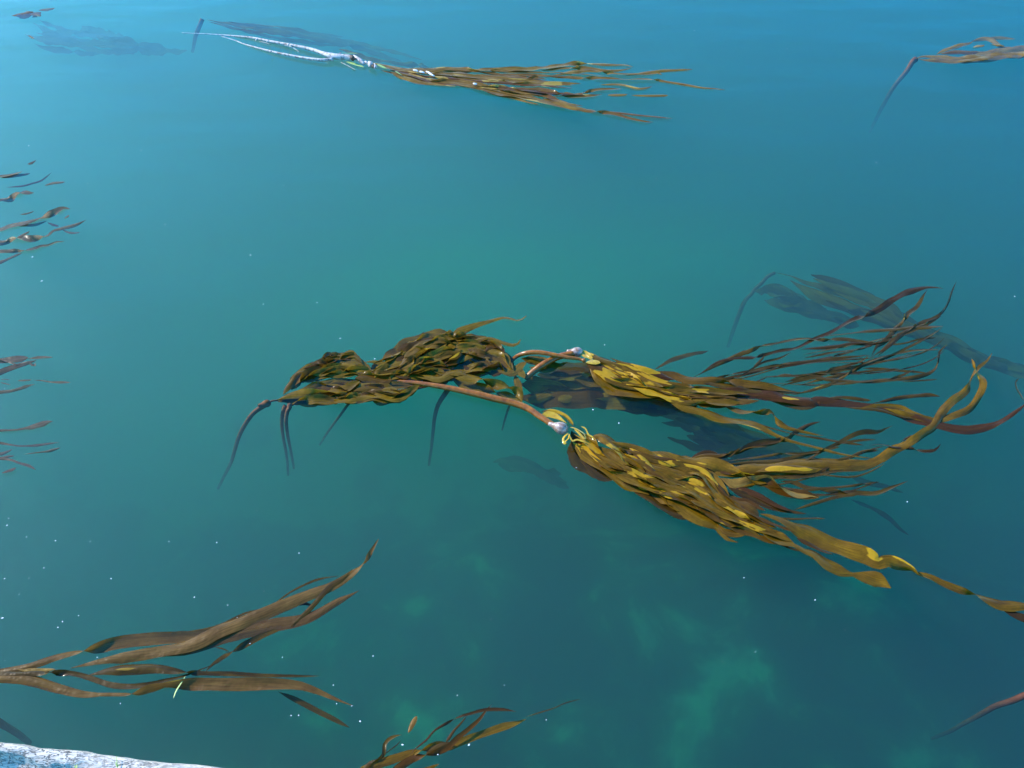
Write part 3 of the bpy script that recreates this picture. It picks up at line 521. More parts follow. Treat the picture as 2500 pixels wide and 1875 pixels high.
kf = root('bull_kelp', 1300, 935, 'broad dark sunken kelp mat trailing right beneath the crossed stems', 'kelp', GRP)
tube(kf, 'B 1835,650 1815,700 1800,750 1785,810', [4, 4, 3.5, 3], [-.25, -.35, -.48, -.65], 'dark_stipe')
bundle(kf, 'F 100,560 230,545 600,490 1000,460 1300,560 1600,680 1900,800 2200,880', 'F 60,850 400,895 800,905 1300,915 1700,940 2100,920 2300,900 2500,900', 30, (24, 44), lambda f, r: [-.08 - .16 * r.random(), -.08 - .18 * r.random(), -.12 - .18 * r.random()], 41, 'olive', .35, .2, (.45, .85), (0, .5), .5, 1.6, .25, .015, spread=1.05)
for s, wd in (('F 180,880 350,830 560,800', [10, 22, 8]), ('F 620,880 740,830 860,810', [12, 26, 10]), ('F 500,530 700,490 900,470 1080,440', [10, 26, 24, 8]), ('F 1020,640 1120,630 1220,640', [14, 26, 12])):
    blade(kf, s, wd, -.09, .2, 'olive', ruffle=.15)

# ------------------------------------------------------------------ sunken kelps on the right and in the middle
kg = root('bull_kelp', 1905, 668, 'sunken hazy kelp bent over behind the bright fan at right, with long faded streamer', 'kelp', 'sunken hazy kelps')
tube(kg, 'D 530,45 480,70 440,115 400,150 370,190 330,230 290,320 250,430 215,540', [5, 6, 6, 6, 7, 7, 7, 6, 5], [-.4, -.42, -.46, -.5, -.56, -.64, -.78, -.95, -1.15], 'dark_stipe')
bundle(kg, 'D 520,30 620,22 900,90 1150,190 1300,260 1500,430 1700,500 1900,600 2212,690 2400,740', 'D 530,50 620,95 800,200 1050,300 1300,390 1600,490 1750,560 1900,640 2212,725 2400,770', 20, (10, 22), lambda f, r: [-.28, -.34 - .12 * r.random(), -.44 - .2 * r.random()], 51, 'olive', .4, .2, (.4, .8), (0, .55), .5, 1.6, .3, .006)
kh = root('bull_kelp', 1842, 705, 'fainter sunken kelp with loose frayed blades hanging below the bent hazy one', 'kelp', 'sunken hazy kelps')
bundle(kh, 'D 375,150 450,130 560,150 700,220 850,290 1000,360 1100,400', 'D 390,200 480,235 600,260 720,290 850,330 980,390 1100,430', 9, (14, 26), lambda f, r: [-.45, -.5 - .1 * r.random(), -.6], 53, 'olive', .4, .25, (.5, .9), (0, .3), .6, 2)
ki = root('bull_kelp', 1565, 1030, 'ragged dark sunken kelp between the two bright bundles', 'kelp', 'sunken hazy kelps')
bundle(ki, 'C 840,650 1000,650 1250,660 1450,720 1750,850 2000,930 2300,1060', 'C 830,850 1000,880 1200,940 1500,1020 1800,1050 2050,1040 2350,1120', 20, (14, 28), lambda f, r: [-.3 - .2 * r.random(), -.4 - .2 * r.random(), -.55], 61, 'olive', .4, .25, (.4, .8), (0, .5), .7, 2, .22, .02)
kj = root('bull_kelp', 1210, 1125, 'barely visible deep kelp below the shiny bulb of the yellow-brown kelp', 'kelp', 'sunken hazy kelps')
bundle(kj, 'B 1720,985 1800,970 1950,1000 2100,1060 2300,1120', 'B 1710,1030 1800,1040 1950,1060 2100,1130 2300,1190', 4, (18, 28), lambda f, r: [-1.1, -1.1, -1.2], 63, 'tan', .3, .2, (.5, .8), (0, .3), .4)
kk = root('bull_kelp', 2120, 1240, 'deep shadowy kelp strands slanting under the tips of the yellow-brown kelp', 'kelp', 'sunken hazy kelps')
blade(kk, 'D 1010,1400 1150,1450 1290,1480 1400,1530', [10, 20, 18, 8], -.6, .3, 'dark'); blade(kk, 'N 340,90 480,140 620,200 760,290 860,390 970,480', [6, 12, 14, 12, 6], -.6, .3, 'dark')

# ------------------------------------------------------------------ far kelps along the top
kt = root('bull_kelp', 905, 158, 'tan kelp spread at the surface behind the bleached branch, far from the camera', 'kelp', GRP)
KT = [('I 200,220 350,250 500,268 700,262 800,270 950,268 1100,265 1250,246 1350,230 1500,236 1600,238 1652,252', [6, 13, 15, 13, 12, 12, 12, 11, 10, 8], (.4, .8)), ('I 240,240 400,270 550,318 700,340 850,350 1000,382 1150,402 1320,470', [10, 16, 18, 16, 15, 15, 14, 8], (.6,)),
      ('I 280,268 450,300 600,330 750,350 900,390 1050,412 1200,452 1330,486', [8, 12, 13, 13, 13, 14, 14, 5], (.3,)), ('I 700,300 850,310 1000,332 1100,350 1200,342 1370,340', [8, 12, 12, 10, 9, 4], (.5,)), ('I 900,290 1100,290 1250,300 1400,310 1600,320 1750,320 1880,336 2000,356 2150,376', [7, 9, 8, 7, 7, 6, 6, 5, 4], (.4, .7)),
      ('I 1200,300 1350,272 1450,270 1560,290 1700,290 1780,285 1805,295', [6, 9, 9, 8, 8, 7], (.5,)), ('I 1600,298 1750,276 1880,265 1975,262', [4, 6, 7, 4], ()), ('I 1470,345 1580,345 1680,366 1755,355', [4, 6, 7, 3], ()), ('I 1200,412 1350,395 1450,376 1590,370', [6, 9, 7, 4], (.5,)),
      ('I 1510,402 1570,400 1620,398', [4, 7, 4], ()), ('I 1640,404 1740,405 1840,404', [3, 5, 5], ()), ('I 1340,478 1450,490 1560,512 1700,545 1760,548', [10, 9, 8, 6, 3], (.3,)), ('I 1480,490 1600,500 1700,512 1780,520 1865,530', [5, 7, 7, 5, 3], ()),
      ('I 820,372 920,395 1000,412 1080,440 1140,455', [6, 9, 10, 6, 4], ()), ('I 400,255 560,280 700,290 850,300 1000,300 1150,290', [10, 16, 16, 14, 10, 5], ()), ('I 1000,360 1150,372 1250,395 1380,410 1480,400', [7, 11, 12, 9, 4], (.5,)), ('I 1160,420 1250,440 1320,465 1400,480', [9, 14, 14, 8], ()),
      ('I 950,310 1100,318 1200,330 1320,350', [7, 10, 10, 4], ()), ('I 1330,240 1450,262 1550,270 1640,256', [5, 7, 6, 4], ()), ('I 350,290 500,330 650,350 720,352', [7, 10, 8, 4], ()), ('I 1150,270 1300,252 1420,262 1520,280', [6, 9, 9, 4], (.5,))]
for s, wd, tw in KT: blade(kt, s, [x * .85 for x in wd], UP(.003, .014), .35, 'tan', twists=tw, ruffle=.16, step=6)
bundle(kt, 'I 230,225 450,255 700,262 1000,268 1250,250 1500,245', 'I 250,250 450,300 700,345 1000,400 1250,450 1450,500', 16, (3, 7), lambda f, r: [r.uniform(.006, .014)] * 3, 75, 'tan', .3, .2, (.35, .7), (0, .5), .5, 1.5, .3, .006, step=6)
ku = root('bull_kelp', 495, 50, 'faint kelp under the surface behind the bleached branch, its stem bent straight down', 'kelp', 'far hazy kelps')
tube(ku, 'Q 1215,115 1200,150 1175,210 1165,260 1155,310', [6, 6, 6, 5, 4], [-.08, -.14, -.24, -.34, -.48], 'dark_stipe')
bundle(ku, 'Q 1210,108 1500,138 1850,185 2212,250 I 400,180 600,230 800,255', 'Q 1230,130 1500,190 1800,250 2100,310 I 250,220 500,255 800,270', 8, (6, 12), lambda f, r: [-.1, -.22 - .15 * r.random(), -.4 - .15 * r.random()], 71, 'tan', .3, .2, (.4, .8), (0, .5), .4, step=6)
kv = root('bull_kelp', 60, 45, 'pale ghostly kelp clump under the surface in the far left corner', 'kelp', 'far hazy kelps')
bundle(kv, 'Q 60,80 200,100 500,170 800,240 1100,290', 'Q 100,250 400,310 700,330 1000,330 1300,320', 10, (10, 20), lambda f, r: [-.3 - .1 * r.random(), -.4 - .15 * r.random(), -.5], 73, 'tan', .4, .3, (.3, .6), (0, .6), .6, step=6)
for s, wd in (('Q 70,95 110,85 160,80 200,70', [6, 14, 14, 5]), ('Q 185,90 215,80 240,100', [6, 16, 6]), ('Q 170,210 190,225 205,232', [2, 4, 2]), ('Q 230,60 300,50 330,48', [4, 8, 3])): blade(kv, s, wd, .001, .2, 'tan', step=5)
kw = root('bull_kelp', 2236, 145, 'purplish kelp with a slanting tapered stem near the upper right edge', 'kelp', GRP)
tube(kw, 'K 905,462 870,490 800,600 700,720 620,830 540,970 480,1080 420,1200 360,1320', [8, 7, 6.5, 6, 6, 5.5, 5, 4.5, 4], [-.03, -.06, -.13, -.22, -.32, -.45, -.58, -.75, -.95], 'dark_stipe')
for s, wd, z in (('K 900,455 1000,425 1150,425 1350,440 1500,450 1700,440 1900,415 2212,380 2500,370', [6, 10, 14, 16, 16, 14, 18, 18, 10], .002), ('K 930,455 1050,470 1200,470 1400,475 1600,455 1800,430 2000,410 2300,400', [5, 8, 10, 12, 14, 14, 14, 6], .001), ('K 1150,405 1250,352 1400,302 1500,275 1585,255', [4, 8, 9, 8, 4], .003),
                 ('K 1200,395 1350,375 1500,368 1660,368', [4, 8, 9, 4], .003), ('K 1590,325 1660,300 1730,290', [4, 9, 4], .003), ('K 1500,360 1650,380 1800,370 1950,345 2100,320 2300,300', [6, 13, 16, 16, 16, 8], -.01), ('K 1560,255 1700,215 1800,225 1900,290 2000,330 2150,330', [4, 8, 8, 8, 10, 6], -.015), ('K 1600,240 1750,210 1900,205 2100,220', [3, 5, 5, 3], -.05), ('K 1800,285 1900,290 1960,305', [3, 6, 3], .002)):
    blade(kw, s, wd, z, .3, 'tan', step=6)

# ------------------------------------------------------------------ kelps entering from the left edge
kl = root('bull_kelp', -60, 500, 'purplish ruffled kelp blades reaching in at the left edge, in four rows', 'kelp', 'kelps at the left edge', 0)
for s, wd, z, tw in (('L -200,300 0,280 100,268 200,242 310,212', [8, 9, 9, 8, 4], .002, ()), ('L 0,285 120,275 250,255 410,235', [6, 8, 7, 4], -.01, ()), ('L 370,112 420,102 490,60', [4, 7, 3], .001, ()), ('L 60,425 150,420 300,405 420,372 560,330 700,222', [2, 4, 4, 4, 4, 2], -.01, ()),
                     ('L -200,640 0,592 140,578 220,530 300,500 400,508 460,500', [10, 11, 9, 14, 16, 12, 5], .001, (.6,)), ('L 600,405 700,372 780,360 880,355', [3, 7, 8, 4], .002, ()), ('L 270,795 340,782 400,765 465,745', [3, 6, 5, 2], .002, ()),
                     ('L -300,1060 0,998 130,950 300,908 450,862 600,820 700,782 780,745 860,715 950,720', [12, 10, 12, 17, 19, 17, 11, 15, 14, 6], [.001, .003, .005, .004], (.7,)), ('L 870,850 900,825 935,800', [3, 7, 3], .002, ()), ('L 100,940 300,935 480,925 640,880', [4, 7, 9, 4], -.02, ()),
                     ('L -300,1180 0,1165 100,1158 220,1112 320,1120 430,1130 550,1090 640,1075 720,1012 830,980 950,950 1050,918 1165,868', [10, 12, 15, 10, 15, 18, 16, 9, 7, 8, 9, 9, 4], [.001, .004, .003, .004], (.3, .55)), ('L 225,1112 310,1068 405,1020', [5, 9, 4], .004, ()), ('L 840,1000 950,1040 1085,1034', [4, 8, 3], -.01, ()),
                     ('L -200,1310 0,1292 150,1288 300,1280 450,1262 560,1222 650,1210 760,1168 870,1158', [8, 10, 9, 10, 12, 12, 7, 5, 5], .003, (.4,)), ('L -100,1480 0,1432 80,1400 200,1345 300,1312', [8, 10, 7, 7, 3], .002, ()), ('L 640,900 720,930 800,955', [4, 8, 4], -.01, ())):
    blade(kl, s, [x * .8 for x in wd], z, .28, 'pale', twists=tw, step=6, ruffle=.2)
km = root('bull_kelp', -60, 900, 'short pinkish kelp tips spread flat at the left edge above the single pale blade', 'kelp', 'kelps at the left edge', 0)
for s, wd, z in (('M -200,250 0,232 120,225 240,215 330,205', [12, 14, 16, 20, 12], .004), ('M 330,215 420,205 520,200 615,200', [4, 8, 8, 3], .002), ('M -150,430 0,370 120,325 220,290 280,270 420,230', [12, 14, 14, 14, 12, 4], .005), ('M 330,260 400,300 410,262', [4, 9, 6], .001), ('M -100,210 0,222 120,262 210,285', [3, 4, 4, 3], .012),
                 ('M 0,452 120,458', [2, 2], -.01), ('M 200,468 300,464 370,458', [3, 6, 3], .002), ('M 380,462 480,470 600,488 700,490 820,490', [2, 3, 4, 7, 4], .001), ('M -150,620 0,605 130,590 240,560 320,532 410,510', [8, 10, 8, 7, 8, 2], .002), ('M 0,492 60,505 130,526', [3, 4, 2], -.01)):
    blade(km, s, [x * .8 for x in wd], z, .25, 'pale', step=6)
kn = root('bull_kelp', -60, 1060, 'kelp at the left edge with one pale blade lifted clear of the water', 'kelp', 'kelps at the left edge', 0)
for s, wd, z in (('M -200,1060 0,1045 150,1040 280,1022 380,1000 500,962 560,945 615,940', [8, 9, 6, 5, 6, 12, 14, 7], [.012, .012, .012, .014, .016, .016]), ('M -100,1190 0,1192 200,1222 350,1222 480,1210 600,1192 690,1185', [6, 7, 5, 4, 7, 6, 3], .001), ('M 270,1325 420,1305 550,1290 620,1270 705,1248', [2, 3, 4, 7, 3], .001),
                 ('M -150,1330 0,1315 80,1290 145,1262', [8, 10, 8, 3], .001), ('M -150,1370 0,1365 90,1345 170,1340', [7, 8, 7, 3], .001), ('M -150,1370 0,1372 120,1385 220,1420 330,1452 420,1505', [6, 7, 7, 7, 9, 3], .001), ('M 15,1540 80,1520 140,1500 188,1478', [3, 7, 8, 3], .014)):
    blade(kn, s, [x * .85 for x in wd], z, .2, 'pale', step=6)

# ------------------------------------------------------------------ kelps near the bottom edge
ko = root('bull_kelp', -30, 1650, 'large kelp of long flat straps reaching in at the lower left above the bleached log', 'kelp', GRP)
KO = [('G 800,640 950,622 1100,592 1200,560 1330,500 1450,470 1550,400 1620,360 1720,318 1830,300', [10, 16, 14, 8, 7, 5, 4, 6, 7, 4], [-.03, -.02, -.01], 'dark', ()), ('G -200,840 0,816 150,790 300,740 500,692 650,660 800,645 950,635 1060,620 1130,590', [14, 16, 18, 20, 16, 30, 34, 34, 30, 20], [.002, .003, .004, -.004, -.012, -.02], 'strap', (.5,)),
      ('G 470,838 600,812 750,800 850,800 1000,822 1200,828 1400,838 1600,842 1730,842', [20, 30, 30, 24, 12, 14, 10, 8, 5], [.004, .003, -.004, -.01, -.01], 'dark', (.45,)), ('G 1100,830 1150,775 1250,710 1350,660 1450,612 1560,572', [3, 10, 16, 16, 12, 6], [-.02, -.01, -.006], 'dark', (.4,)),
      ('G 1500,925 1600,970 1720,1032 1800,1072 1888,1120', [6, 15, 16, 15, 8], [-.03, -.05, -.06], 'dark', ()), ('G 1160,685 1200,692 1240,710', [3, 4, 2], .002, 'dark', ()), ('G 1600,460 1650,450 1700,470', [4, 9, 3], -.02, 'dark', ()),
      ('G 820,740 900,722 1050,682 1200,632 1350,590 1500,560 1600,545 1700,510 1800,450 1880,410 1942,378', [12, 22, 30, 34, 36, 36, 36, 32, 24, 18, 6], [.002, .003, .003, .002, .001], 'strap', ()),
      ('G 1905,265 1840,320 1780,360 1700,450 1640,510 1570,572', [6, 13, 14, 13, 13, 5], .006, 'dark', ()), ('G 380,800 420,790 600,752 800,720 1000,680 1100,642 1200,592 1330,540 1500,472 1650,410 1780,360 1880,300 1970,220 2045,100', [12, 20, 30, 32, 34, 38, 38, 36, 34, 32, 28, 24, 22, 18], [.006, .010, .008, .012, .010, .006, .003, .003, .004], 'strap', (.93,)),
      ('G -200,840 0,832 100,830 300,822 400,830 480,850 600,890 700,900 800,890 900,865 1000,840 1100,800 1200,762', [12, 16, 16, 14, 20, 14, 16, 18, 16, 10, 6, 4, 3], [.008, .006, .006, .002, -.006], 'dark', (.35,)), ('G 90,805 180,808 300,805', [6, 11, 8], .006, 'tan', ()),
      ('G -250,850 0,850 100,852 200,872 330,912 450,940 580,940 720,935 800,910 900,890 1020,886 1180,888 1400,886 1580,890 1680,912 1800,960 1908,1002', [26, 30, 30, 32, 30, 24, 10, 12, 28, 32, 34, 35, 35, 30, 22, 18, 8], [.012, .010, .006, .003, .008, .012, .008, .005, .003, .002], 'strap', (.46,))]
BRIGHTO = {'G 380,800 420,': [(.05, .24), (.31, .52)], 'G -250,850 0,8': [(.44, .62)], 'G 470,838 600,': [(.02, .3)], 'G -200,840 0,8': [(.16, .34)]}
for s, wd, z, m, tw in KO: blade(ko, s, [x * .88 for x in wd], z, .2, m, twists=tw, ruffle=.12, wl=.4, dry=BRIGHTO.get(s[:14], ()))
kp = root('bull_kelp', 900, 1880, 'greenish kelp tips rising into view at the bottom edge beside a floating scrap', 'kelp', GRP)
KP = [('H 1590,372 1750,322 1850,290 1960,242 2100,205', [3, 4, 3, 3, 2], -.06, 'dark', ()), ('H 0,900 150,830 300,780 450,732 600,682 800,632 900,640 1000,602 1100,562 1250,512 1400,462 1500,432 1605,390', [16, 24, 26, 26, 24, 22, 26, 22, 22, 20, 24, 26, 14], [.001, .001, -.004, -.006, -.02, -.03, -.05], 'blade', (.42,)),
      ('H 300,980 450,835 550,762 640,722 800,682 900,640 980,562 1080,482 1180,392 1240,312 1300,248', [20, 24, 22, 20, 20, 18, 16, 13, 12, 8, 3], [.004, .005, .004, .003, .002], 'blade', (.4,)), ('H 560,720 600,662 700,582 780,492 900,422 1000,372 1100,340 1200,312 1300,302 1420,308 1518,325', [5, 6, 6, 6, 8, 8, 8, 9, 10, 9, 4], .002, 'dark', (.45,)),
      ('H 120,900 200,780 310,722 330,622 370,572 430,542 482,530', [14, 15, 8, 11, 11, 11, 4], .002, 'dark', (.4,)), ('H 320,712 400,652 440,620 475,580', [2, 3, 3, 2], .002, 'dark', ()), ('H 880,600 920,540 960,482 1010,430 1065,365', [12, 9, 7, 6, 3], .002, 'dark', ()),
      ('H 500,900 620,860 700,840 820,790', [14, 16, 12, 6], .004, 'blade', ()), ('H 700,700 800,640 900,605 960,610', [10, 16, 12, 4], .004, 'dark', ())]
for s, wd, z, m, tw in KP: blade(kp, s, [x * .85 for x in wd], z, .25, m, twists=tw, ruffle=.1, step=7)
V, Fc, U = ribbon(tr('H 540,515 560,470 590,410 620,362'), [5, 11, 14, 8], .002, 3.3, .2, step=5)
tag(link('kelp_scrap', V, Fc, M['tan'], None, U), 'loose torn scrap of kelp blade floating near the bottom edge', 'kelp scrap')
kq = root('bull_kelp', 2520, 1690, 'reddish kelp stem fading into deep water at the lower right corner', 'kelp', 'sunken hazy kelps')
tube(kq, 'O 2300,560 2150,600 1991,655 1800,735 1650,780 1500,835 1350,920 1200,1005 1000,1110 800,1225 500,1345', [10, 9, 8.5, 8, 7.5, 7, 6.5, 6, 5.5, 5, 4], [-.02, -.05, -.08, -.14, -.2, -.27, -.36, -.46, -.6, -.76, -1.0], 'red_stipe')
kr = root('bull_kelp', -10, 1755, 'dim kelp stem sinking beside the bleached log at the lower left', 'kelp', 'sunken hazy kelps')
tube(kr, 'P -100,0 0,60 120,130 200,185 280,250', [11, 10, 9, 8, 7], [-.2, -.28, -.4, -.52, -.7], 'dark_stipe')

# ------------------------------------------------------------------ bleached branch far out on the water
br = root('driftwood_branch', 850, 140, 'bleached white forked branch floating far out with a dark broken hollow end', 'branch')
tube(br, 'J 1130,415 1200,432 1290,462 1380,492 1470,505 1560,510 1618,518', [3.2, 4.2, 6, 8.2, 8.4, 8.2, 7.5], [.03, .03, .032, .036, .04, .042, .045], 'white_wood', 'trunk', .14, 5, seg=14)
tube(br, 'J -150,255 -50,262 100,268 300,282 480,297 600,312 750,342 950,378 1150,418 1300,462', [1, 1.2, 1.6, 2.2, 3, 3.6, 4, 4.3, 4.8, 5.5], [-.06, -.04, -.02, -.002, .01, .015, .02, .025, .03, .034], 'white_wood', 'fork', .14, 5)
tube(br, 'J 260,292 290,302 400,335 500,375 700,430 850,466 1000,496 1150,522 1300,538 1420,530', [1, 1.3, 1.8, 2.4, 3, 3.4, 3.8, 4.2, 4.8, 5], [-.02, -.005, .004, .012, .016, .02, .022, .025, .03, .034], 'white_wood', 'fork', .14, 5)
tube(br, 'J 915,385 960,392 1000,410 1035,432 1068,457', [1.2, 1.2, 1, .9, .7], .02, 'white_wood', 'twig', .2, 3)
tube(br, 'J 655,345 710,358 775,376', [1, .9, .6], .016, 'white_wood', 'twig', .2, 3)
tube(br, 'J 1500,562 1560,592 1610,618 1655,642', [.8, .8, .7, .5], .004, 'white_wood', 'twig', .2, 3)
tube(br, 'J 1600,500 1616,512 1624,530', [3.5, 5.2, 4.2], .065, 'dark_wood', 'hollow', .2, 2)
for s in ('J 612,335 625,322 640,318', 'J 730,352 742,340 748,332', 'J 945,392 955,378 965,366', 'J 762,458 772,450 778,442', 'J 1392,478 1400,466 1412,462', 'J 1478,478 1490,468 1500,462'):
    tube(br, s, [1.6, 2.4, 1.4], .048, 'white_wood', 'knot', .3, 2, seg=8)
wc = tube(None, 'J 1640,498 1670,525 1700,550 1745,580', [3.5, 4.5, 4, 2.5], .05, 'white_wood', 'wood_chip', .25, 4) if False else None
def loose(name, s, r, z, m, label, cat, group=None, lump=.25, step=3, seg=10):
    path = tr(s); ps = spline([p + (0.,) for p in path], step); n = len(ps)
    pts = [at(p[0], p[1], lerp_list(z, i / (n - 1))) for i, p in enumerate(ps)]
    V, Fc = tube_data(pts, [lerp_list(r, i / 8) * (pts[0] - Vector((0, 0, CAM_H))).length / F for i in range(9)], seg, lump, rng.random() * 50)
    return tag(link(name, V, Fc, M[m]), label, cat, group)
loose('wood_splinter', 'J 1632,495 1665,522 1700,548 1742,578', [2.5, 5, 5, 2.5], [.05, .04, .03], 'white_wood', 'pale splinter of wood lying past the broken hollow end of the white branch', 'wood splinter')
loose('wood_chip', 'J 1752,560 1765,566 1782,574', [3, 3.5, 2.5], .03, 'white_wood', 'small white chip lying on the tan kelp next to the splinter', 'wood chip')
loose('wood_chip', 'J 1792,565 1806,582 1820,602', [4, 6.5, 4.5], .034, 'white_wood', 'rounded white chip on the tan kelp between splinter and dark chip', 'wood chip')
loose('wood_chip', 'J 1822,585 1835,600 1850,618', [3.5, 5, 3], .034, 'dark_wood', 'dark chip lying against the rounded white chip on the tan kelp', 'wood chip')
loose('wood_chip', 'J 1843,582 1856,606 1850,625', [2.5, 3.4, 2], .04, 'white_wood', 'thin cream chip standing up beside the dark chip', 'wood chip')
for (s, lab) in (('I 462,268 476,270 488,274', 'pale shell bit on the tan kelp, nearest the branch'), ('I 498,276 510,279 522,283', 'second pale shell bit along the tan kelp'), ('I 532,276 545,280 556,290 575,300', 'curved pale shell bit on the tan kelp'), ('I 786,340 794,342 806,343', 'yellowish shell bit alone farther out on the tan kelp')):
    loose('shell_bit', s, [1.6, 2.4, 1.4], .03, 'fleck', lab, 'shell', 'shell bits on the tan kelp')

# ------------------------------------------------------------------ grass and the log at the bottom left
def straw(s, w_, z, label, name='floating_straw', m='grass', group=None):
    V, Fc, U = ribbon(tr(s), w_, z, rng.random(), .4, .05, step=4)
    return tag(link(name, V, Fc, M[m], None, U), label, 'grass', group)
straw('G 1000,840 975,880 950,920 935,962', [2.5, 4, 4, 2], .03, 'single green grass blade lying across the flat kelp strap at lower left')
straw('J 1550,556 1620,572 1690,592 1742,612', [2, 4, 4, 2], .02, 'green grass blade floating just below the broken end of the white branch')
straw('J 1870,580 1900,592 1940,610 1975,628', [2, 4, 4, 2], .04, 'yellow-green grass blade on the tan kelp beside the dark chip')
straw('J 2060,650 2100,672 2132,695', [2, 5, 3], .03, 'short yellowish straw farthest along the tan kelp')
straw('J 1505,462 1560,466 1620,464 1680,472', [1, 2, 2, 1], .05, 'thin pale straw sticking out behind the broken end of the white branch')

def log_mat():
    m, nt = mat('bleached_log'); L = nt.links.new
    out = N(nt, 'ShaderNodeOutputMaterial'); tc = N(nt, 'ShaderNodeTexCoord'); mp = N(nt, 'ShaderNodeMapping'); mp.inputs['Scale'].default_value = (9, 26, 26); L(tc.outputs['Object'], mp.inputs[0])
    n = N(nt, 'ShaderNodeTexNoise', Scale=1.2, Detail=6.0, Roughness=.65); L(mp.outputs[0], n.inputs['Vector'])
    nc = N(nt, 'ShaderNodeTexNoise', Scale=2.6, Detail=4.0, Roughness=.55, Distortion=.8); L(mp.outputs[0], nc.inputs['Vector'])
    n2 = N(nt, 'ShaderNodeTexNoise', Scale=3.0, Detail=2.0); L(tc.outputs['Object'], n2.inputs['Vector'])
    ridge = mth(nt, 'ABSOLUTE', mth(nt, 'SUBTRACT', nc.outputs[0], .5))
    cr = ramp(nt, [(.0, (1, 1, 1)), (.035, (0, 0, 0))], ridge); pat = ramp(nt, [(.38, (.12, .12, .12)), (.6, (1, 1, 1))], n2.outputs[0])
    k = mth(nt, 'MULTIPLY', cr.outputs[0], pat.outputs[0])
    base = ramp(nt, [(.22, (.56, .46, .37)), (.6, (.80, .69, .57))], n.outputs[0])
    c = mixc(nt, k, base.outputs[0], (.05, .035, .03))
    p = N(nt, 'ShaderNodeBsdfPrincipled', Roughness=.75); L(c, p.inputs['Base Color'])
    h = mth(nt, 'SUBTRACT', n.outputs[0], k); bp = N(nt, 'ShaderNodeBump', Strength=.8, Distance=.02); L(h, bp.inputs['Height']); L(bp.outputs[0], p.inputs['Normal'])
    L(p.outputs[0], out.inputs[0]); return m
M['log'] = log_mat()
sil = spline([p + (0.,) for p in tr('P -3000,30 -1600,120 -700,190 0,255 130,268 230,285 330,308 600,325 750,332 900,362 1200,405 1400,430 1900,470 2060,494 3000,610 5000,860')], 8)
V, Fc = [], []
pts = [at(p[0], p[1], .26) for p in sil]; nS = len(pts)
for i, q in enumerate(pts):
    d = (pts[min(i + 1, nS - 1)] - pts[max(i - 1, 0)]).normalized(); d.z = 0; d.normalize()
    h = Vector((d.y, -d.x, 0))                              # towards the viewer
    u = sil[i][0]; rim = .035 + .085 * min(1, max(0, (u - 20) / 420)) + .012 * noise.noise((u * .02, 3, 1))
    prof = [(-.10, -.55), (-.06, -.30), (-.022, -.06), (0, 0), (rim * .45, .004), (rim * .85, -.004), (rim, -.016), (rim + .012, -.036), (rim + .035, -.075), (rim + .06, -.115), (rim + .09, -.165), (rim + .13, -.23), (rim + .18, -.31), (rim + .26, -.42), (rim + .2, -.6)]
    # a finer outline between the corners
    pr = []
    for k in range(len(prof) - 1):
        for j in range(3): pr.append(tuple(prof[k][m] + (prof[k + 1][m] - prof[k][m]) * j / 3 for m in (0, 1)))
    pr.append(prof[-1]); SEG = len(pr)
    for k, (a_, z_) in enumerate(pr):
        am = .010 if k < 10 else .020
        na = am * noise.noise((q.x * 5, q.y * 5 + a_ * 9, z_ * 9)) + am * .6 * noise.noise((q.x * 22, q.y * 22 + a_ * 30, z_ * 30))
        V.append(q + h * a_ + Vector((0, 0, z_)) + (h * .5 + Vector((0, 0, .5))) * na)
    if i:
        o = (i - 1) * SEG
        for k in range(SEG): Fc.append((o + k, o + (k + 1) % SEG, o + SEG + (k + 1) % SEG, o + SEG + k))
Fc.append(tuple(range(SEG))); Fc.append(tuple(range(len(V) - SEG, len(V))))
tag(link('driftwood_log', V, Fc, M['log']), 'sun-bleached cracked log floating across the lower left corner', 'log')
def tuft(s_list, label):
    o = bpy.data.objects.new('grass_tuft', None); COL.objects.link(o); p0 = tr(s_list[0])[0]; o.location = at(*p0, .3); o['_o'] = tuple(o.location); tag(o, label, 'grass', 'grass tufts on the log')
    for s in s_list:
        V, Fc, U = ribbon(tr(s), [3, 2.5, 1], .28, rng.random(), .3, .02, step=3); link('blade', V, Fc, M['grass'], o, U)
tuft(['P 1128,480 1125,430 1120,372', 'P 1130,485 1118,455 1112,430', 'P 1126,490 1140,465 1150,455'], 'tall thin grass tuft sprouting from the sunlit rim of the log')
tuft(['P 725,494 735,470 742,450', 'P 728,494 718,470 712,460', 'P 732,494 745,476 750,470'], 'low green grass tuft on the shaded face of the log')

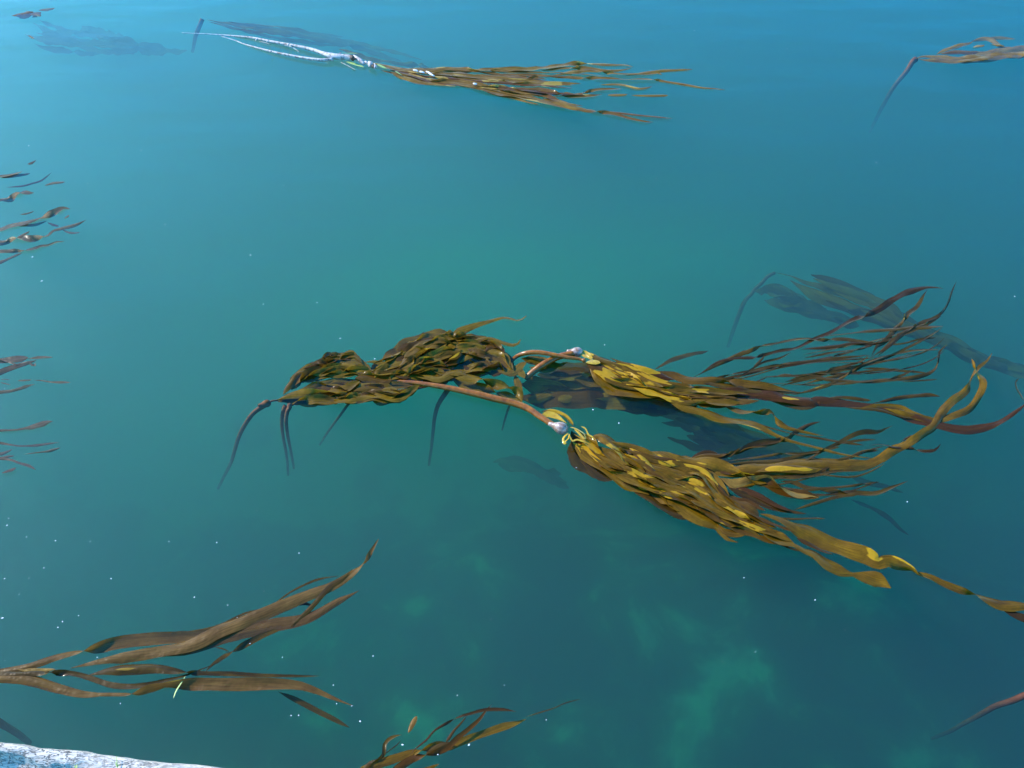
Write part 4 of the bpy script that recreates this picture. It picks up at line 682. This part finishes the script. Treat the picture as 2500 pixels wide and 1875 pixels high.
# ------------------------------------------------------------------ white flecks adrift
def fleck_mesh(seed):
    r = random.Random(seed); V, Fc = [], []; n = 7
    for ring, (rr, z) in enumerate(((.75, -.25), (1, .02), (.62, .3))):
        for k in range(n):
            g = 6.283 * k / n + r.uniform(-.2, .2); V.append((rr * math.cos(g) * r.uniform(.6, 1.35), rr * math.sin(g) * r.uniform(.6, 1.0), z + r.uniform(-.08, .08)))
    for ring in range(2):
        for k in range(n): Fc.append((ring * n + k, ring * n + (k + 1) % n, (ring + 1) * n + (k + 1) % n, (ring + 1) * n + k))
    Fc.append(tuple(range(n - 1, -1, -1))); Fc.append(tuple(range(2 * n, 3 * n)))
    me = bpy.data.meshes.new('foam_fleck'); me.from_pydata(V, [], Fc); me.materials.append(M['fleck']); return me
FM = [fleck_mesh(i) for i in range(4)]
spots = [(305, 325, 2.6), (613, 401, 2.6), (357, 485, 2), (541, 551, 2.6), (569, 657, 2.4), (685, 654, 2.6), (735, 731, 2.4), (1306, 745, 2.2), (1418, 386, 2.6), (1893, 351, 2), (1931, 446, 1.8), (1281, 885, 3), (1337, 914, 3.2), (468, 1172, 2.4), (646, 1195, 2.4), (555, 1103, 1.6),
         (195, 1170, 2), (57, 1160, 2), (95, 1227, 2), (240, 1250, 2), (15, 1135, 2.6), (135, 1343, 2.4), (125, 1355, 2), (5, 1335, 3), (10, 1250, 2.4), (570, 1277, 1.6), (492, 1307, 2.2), (806, 1417, 2.2), (1607, 1248, 2), (1761, 1296, 3), (1960, 1084, 2.4), (1632, 1408, 1.8), (1061, 1338, 1.8),
         (988, 1502, 2.4), (870, 1609, 4.6), (1013, 1609, 4), (946, 1630, 2.6), (645, 1545, 2.8), (629, 1546, 2.4), (727, 1520, 2), (760, 1525, 2.2), (778, 1558, 3), (62, 315, 2), (70, 555, 3), (90, 607, 2.4), (120, 1168, 2.4), (170, 1330, 2), (365, 1170, 2), (2192, 640, 2), (1470, 1040, 4.2), (810, 775, 2.4), (1245, 1010, 1.8), (1500, 66, 2), (1700, 105, 1.8),
         (880, 1660, 2), (720, 1480, 2), (905, 1225, 1.8), (420, 1290, 2.2), (330, 1230, 1.6), (540, 1390, 2), (610, 1420, 1.8), (210, 1420, 2), (260, 1520, 2), (1180, 1555, 1.8), (1090, 1480, 1.6), (960, 1440, 1.6)]
fr = random.Random(5)
for i in range(36):
    spots.append((fr.random() ** 1.5 * 2200 + 10, 1620 - fr.random() ** 1.7 * 1300, fr.uniform(.9, 1.7)))
seen = 0
for u, v, rp in spots:
    u, v = (u / .8848, v / .8848) if seen < 66 else (u, v)
    seen += 1
    if 1300 < u and 950 < v < 1420 and seen > 66: continue
    o = bpy.data.objects.new('foam_fleck', FM[seen % 4]); COL.objects.link(o)
    p = at(u, v, .004); s = rp * .62 * (p - Vector((0, 0, CAM_H))).length / F
    o.location = p; o.scale = (s * fr.uniform(.8, 1.3), s * fr.uniform(.7, 1.1), s * .6); o.rotation_euler = (0, 0, fr.random() * 6.28)
    tag(o, 'tiny white fleck drifting alone on the blue-green water', 'foam', 'white flecks drifting on the water')
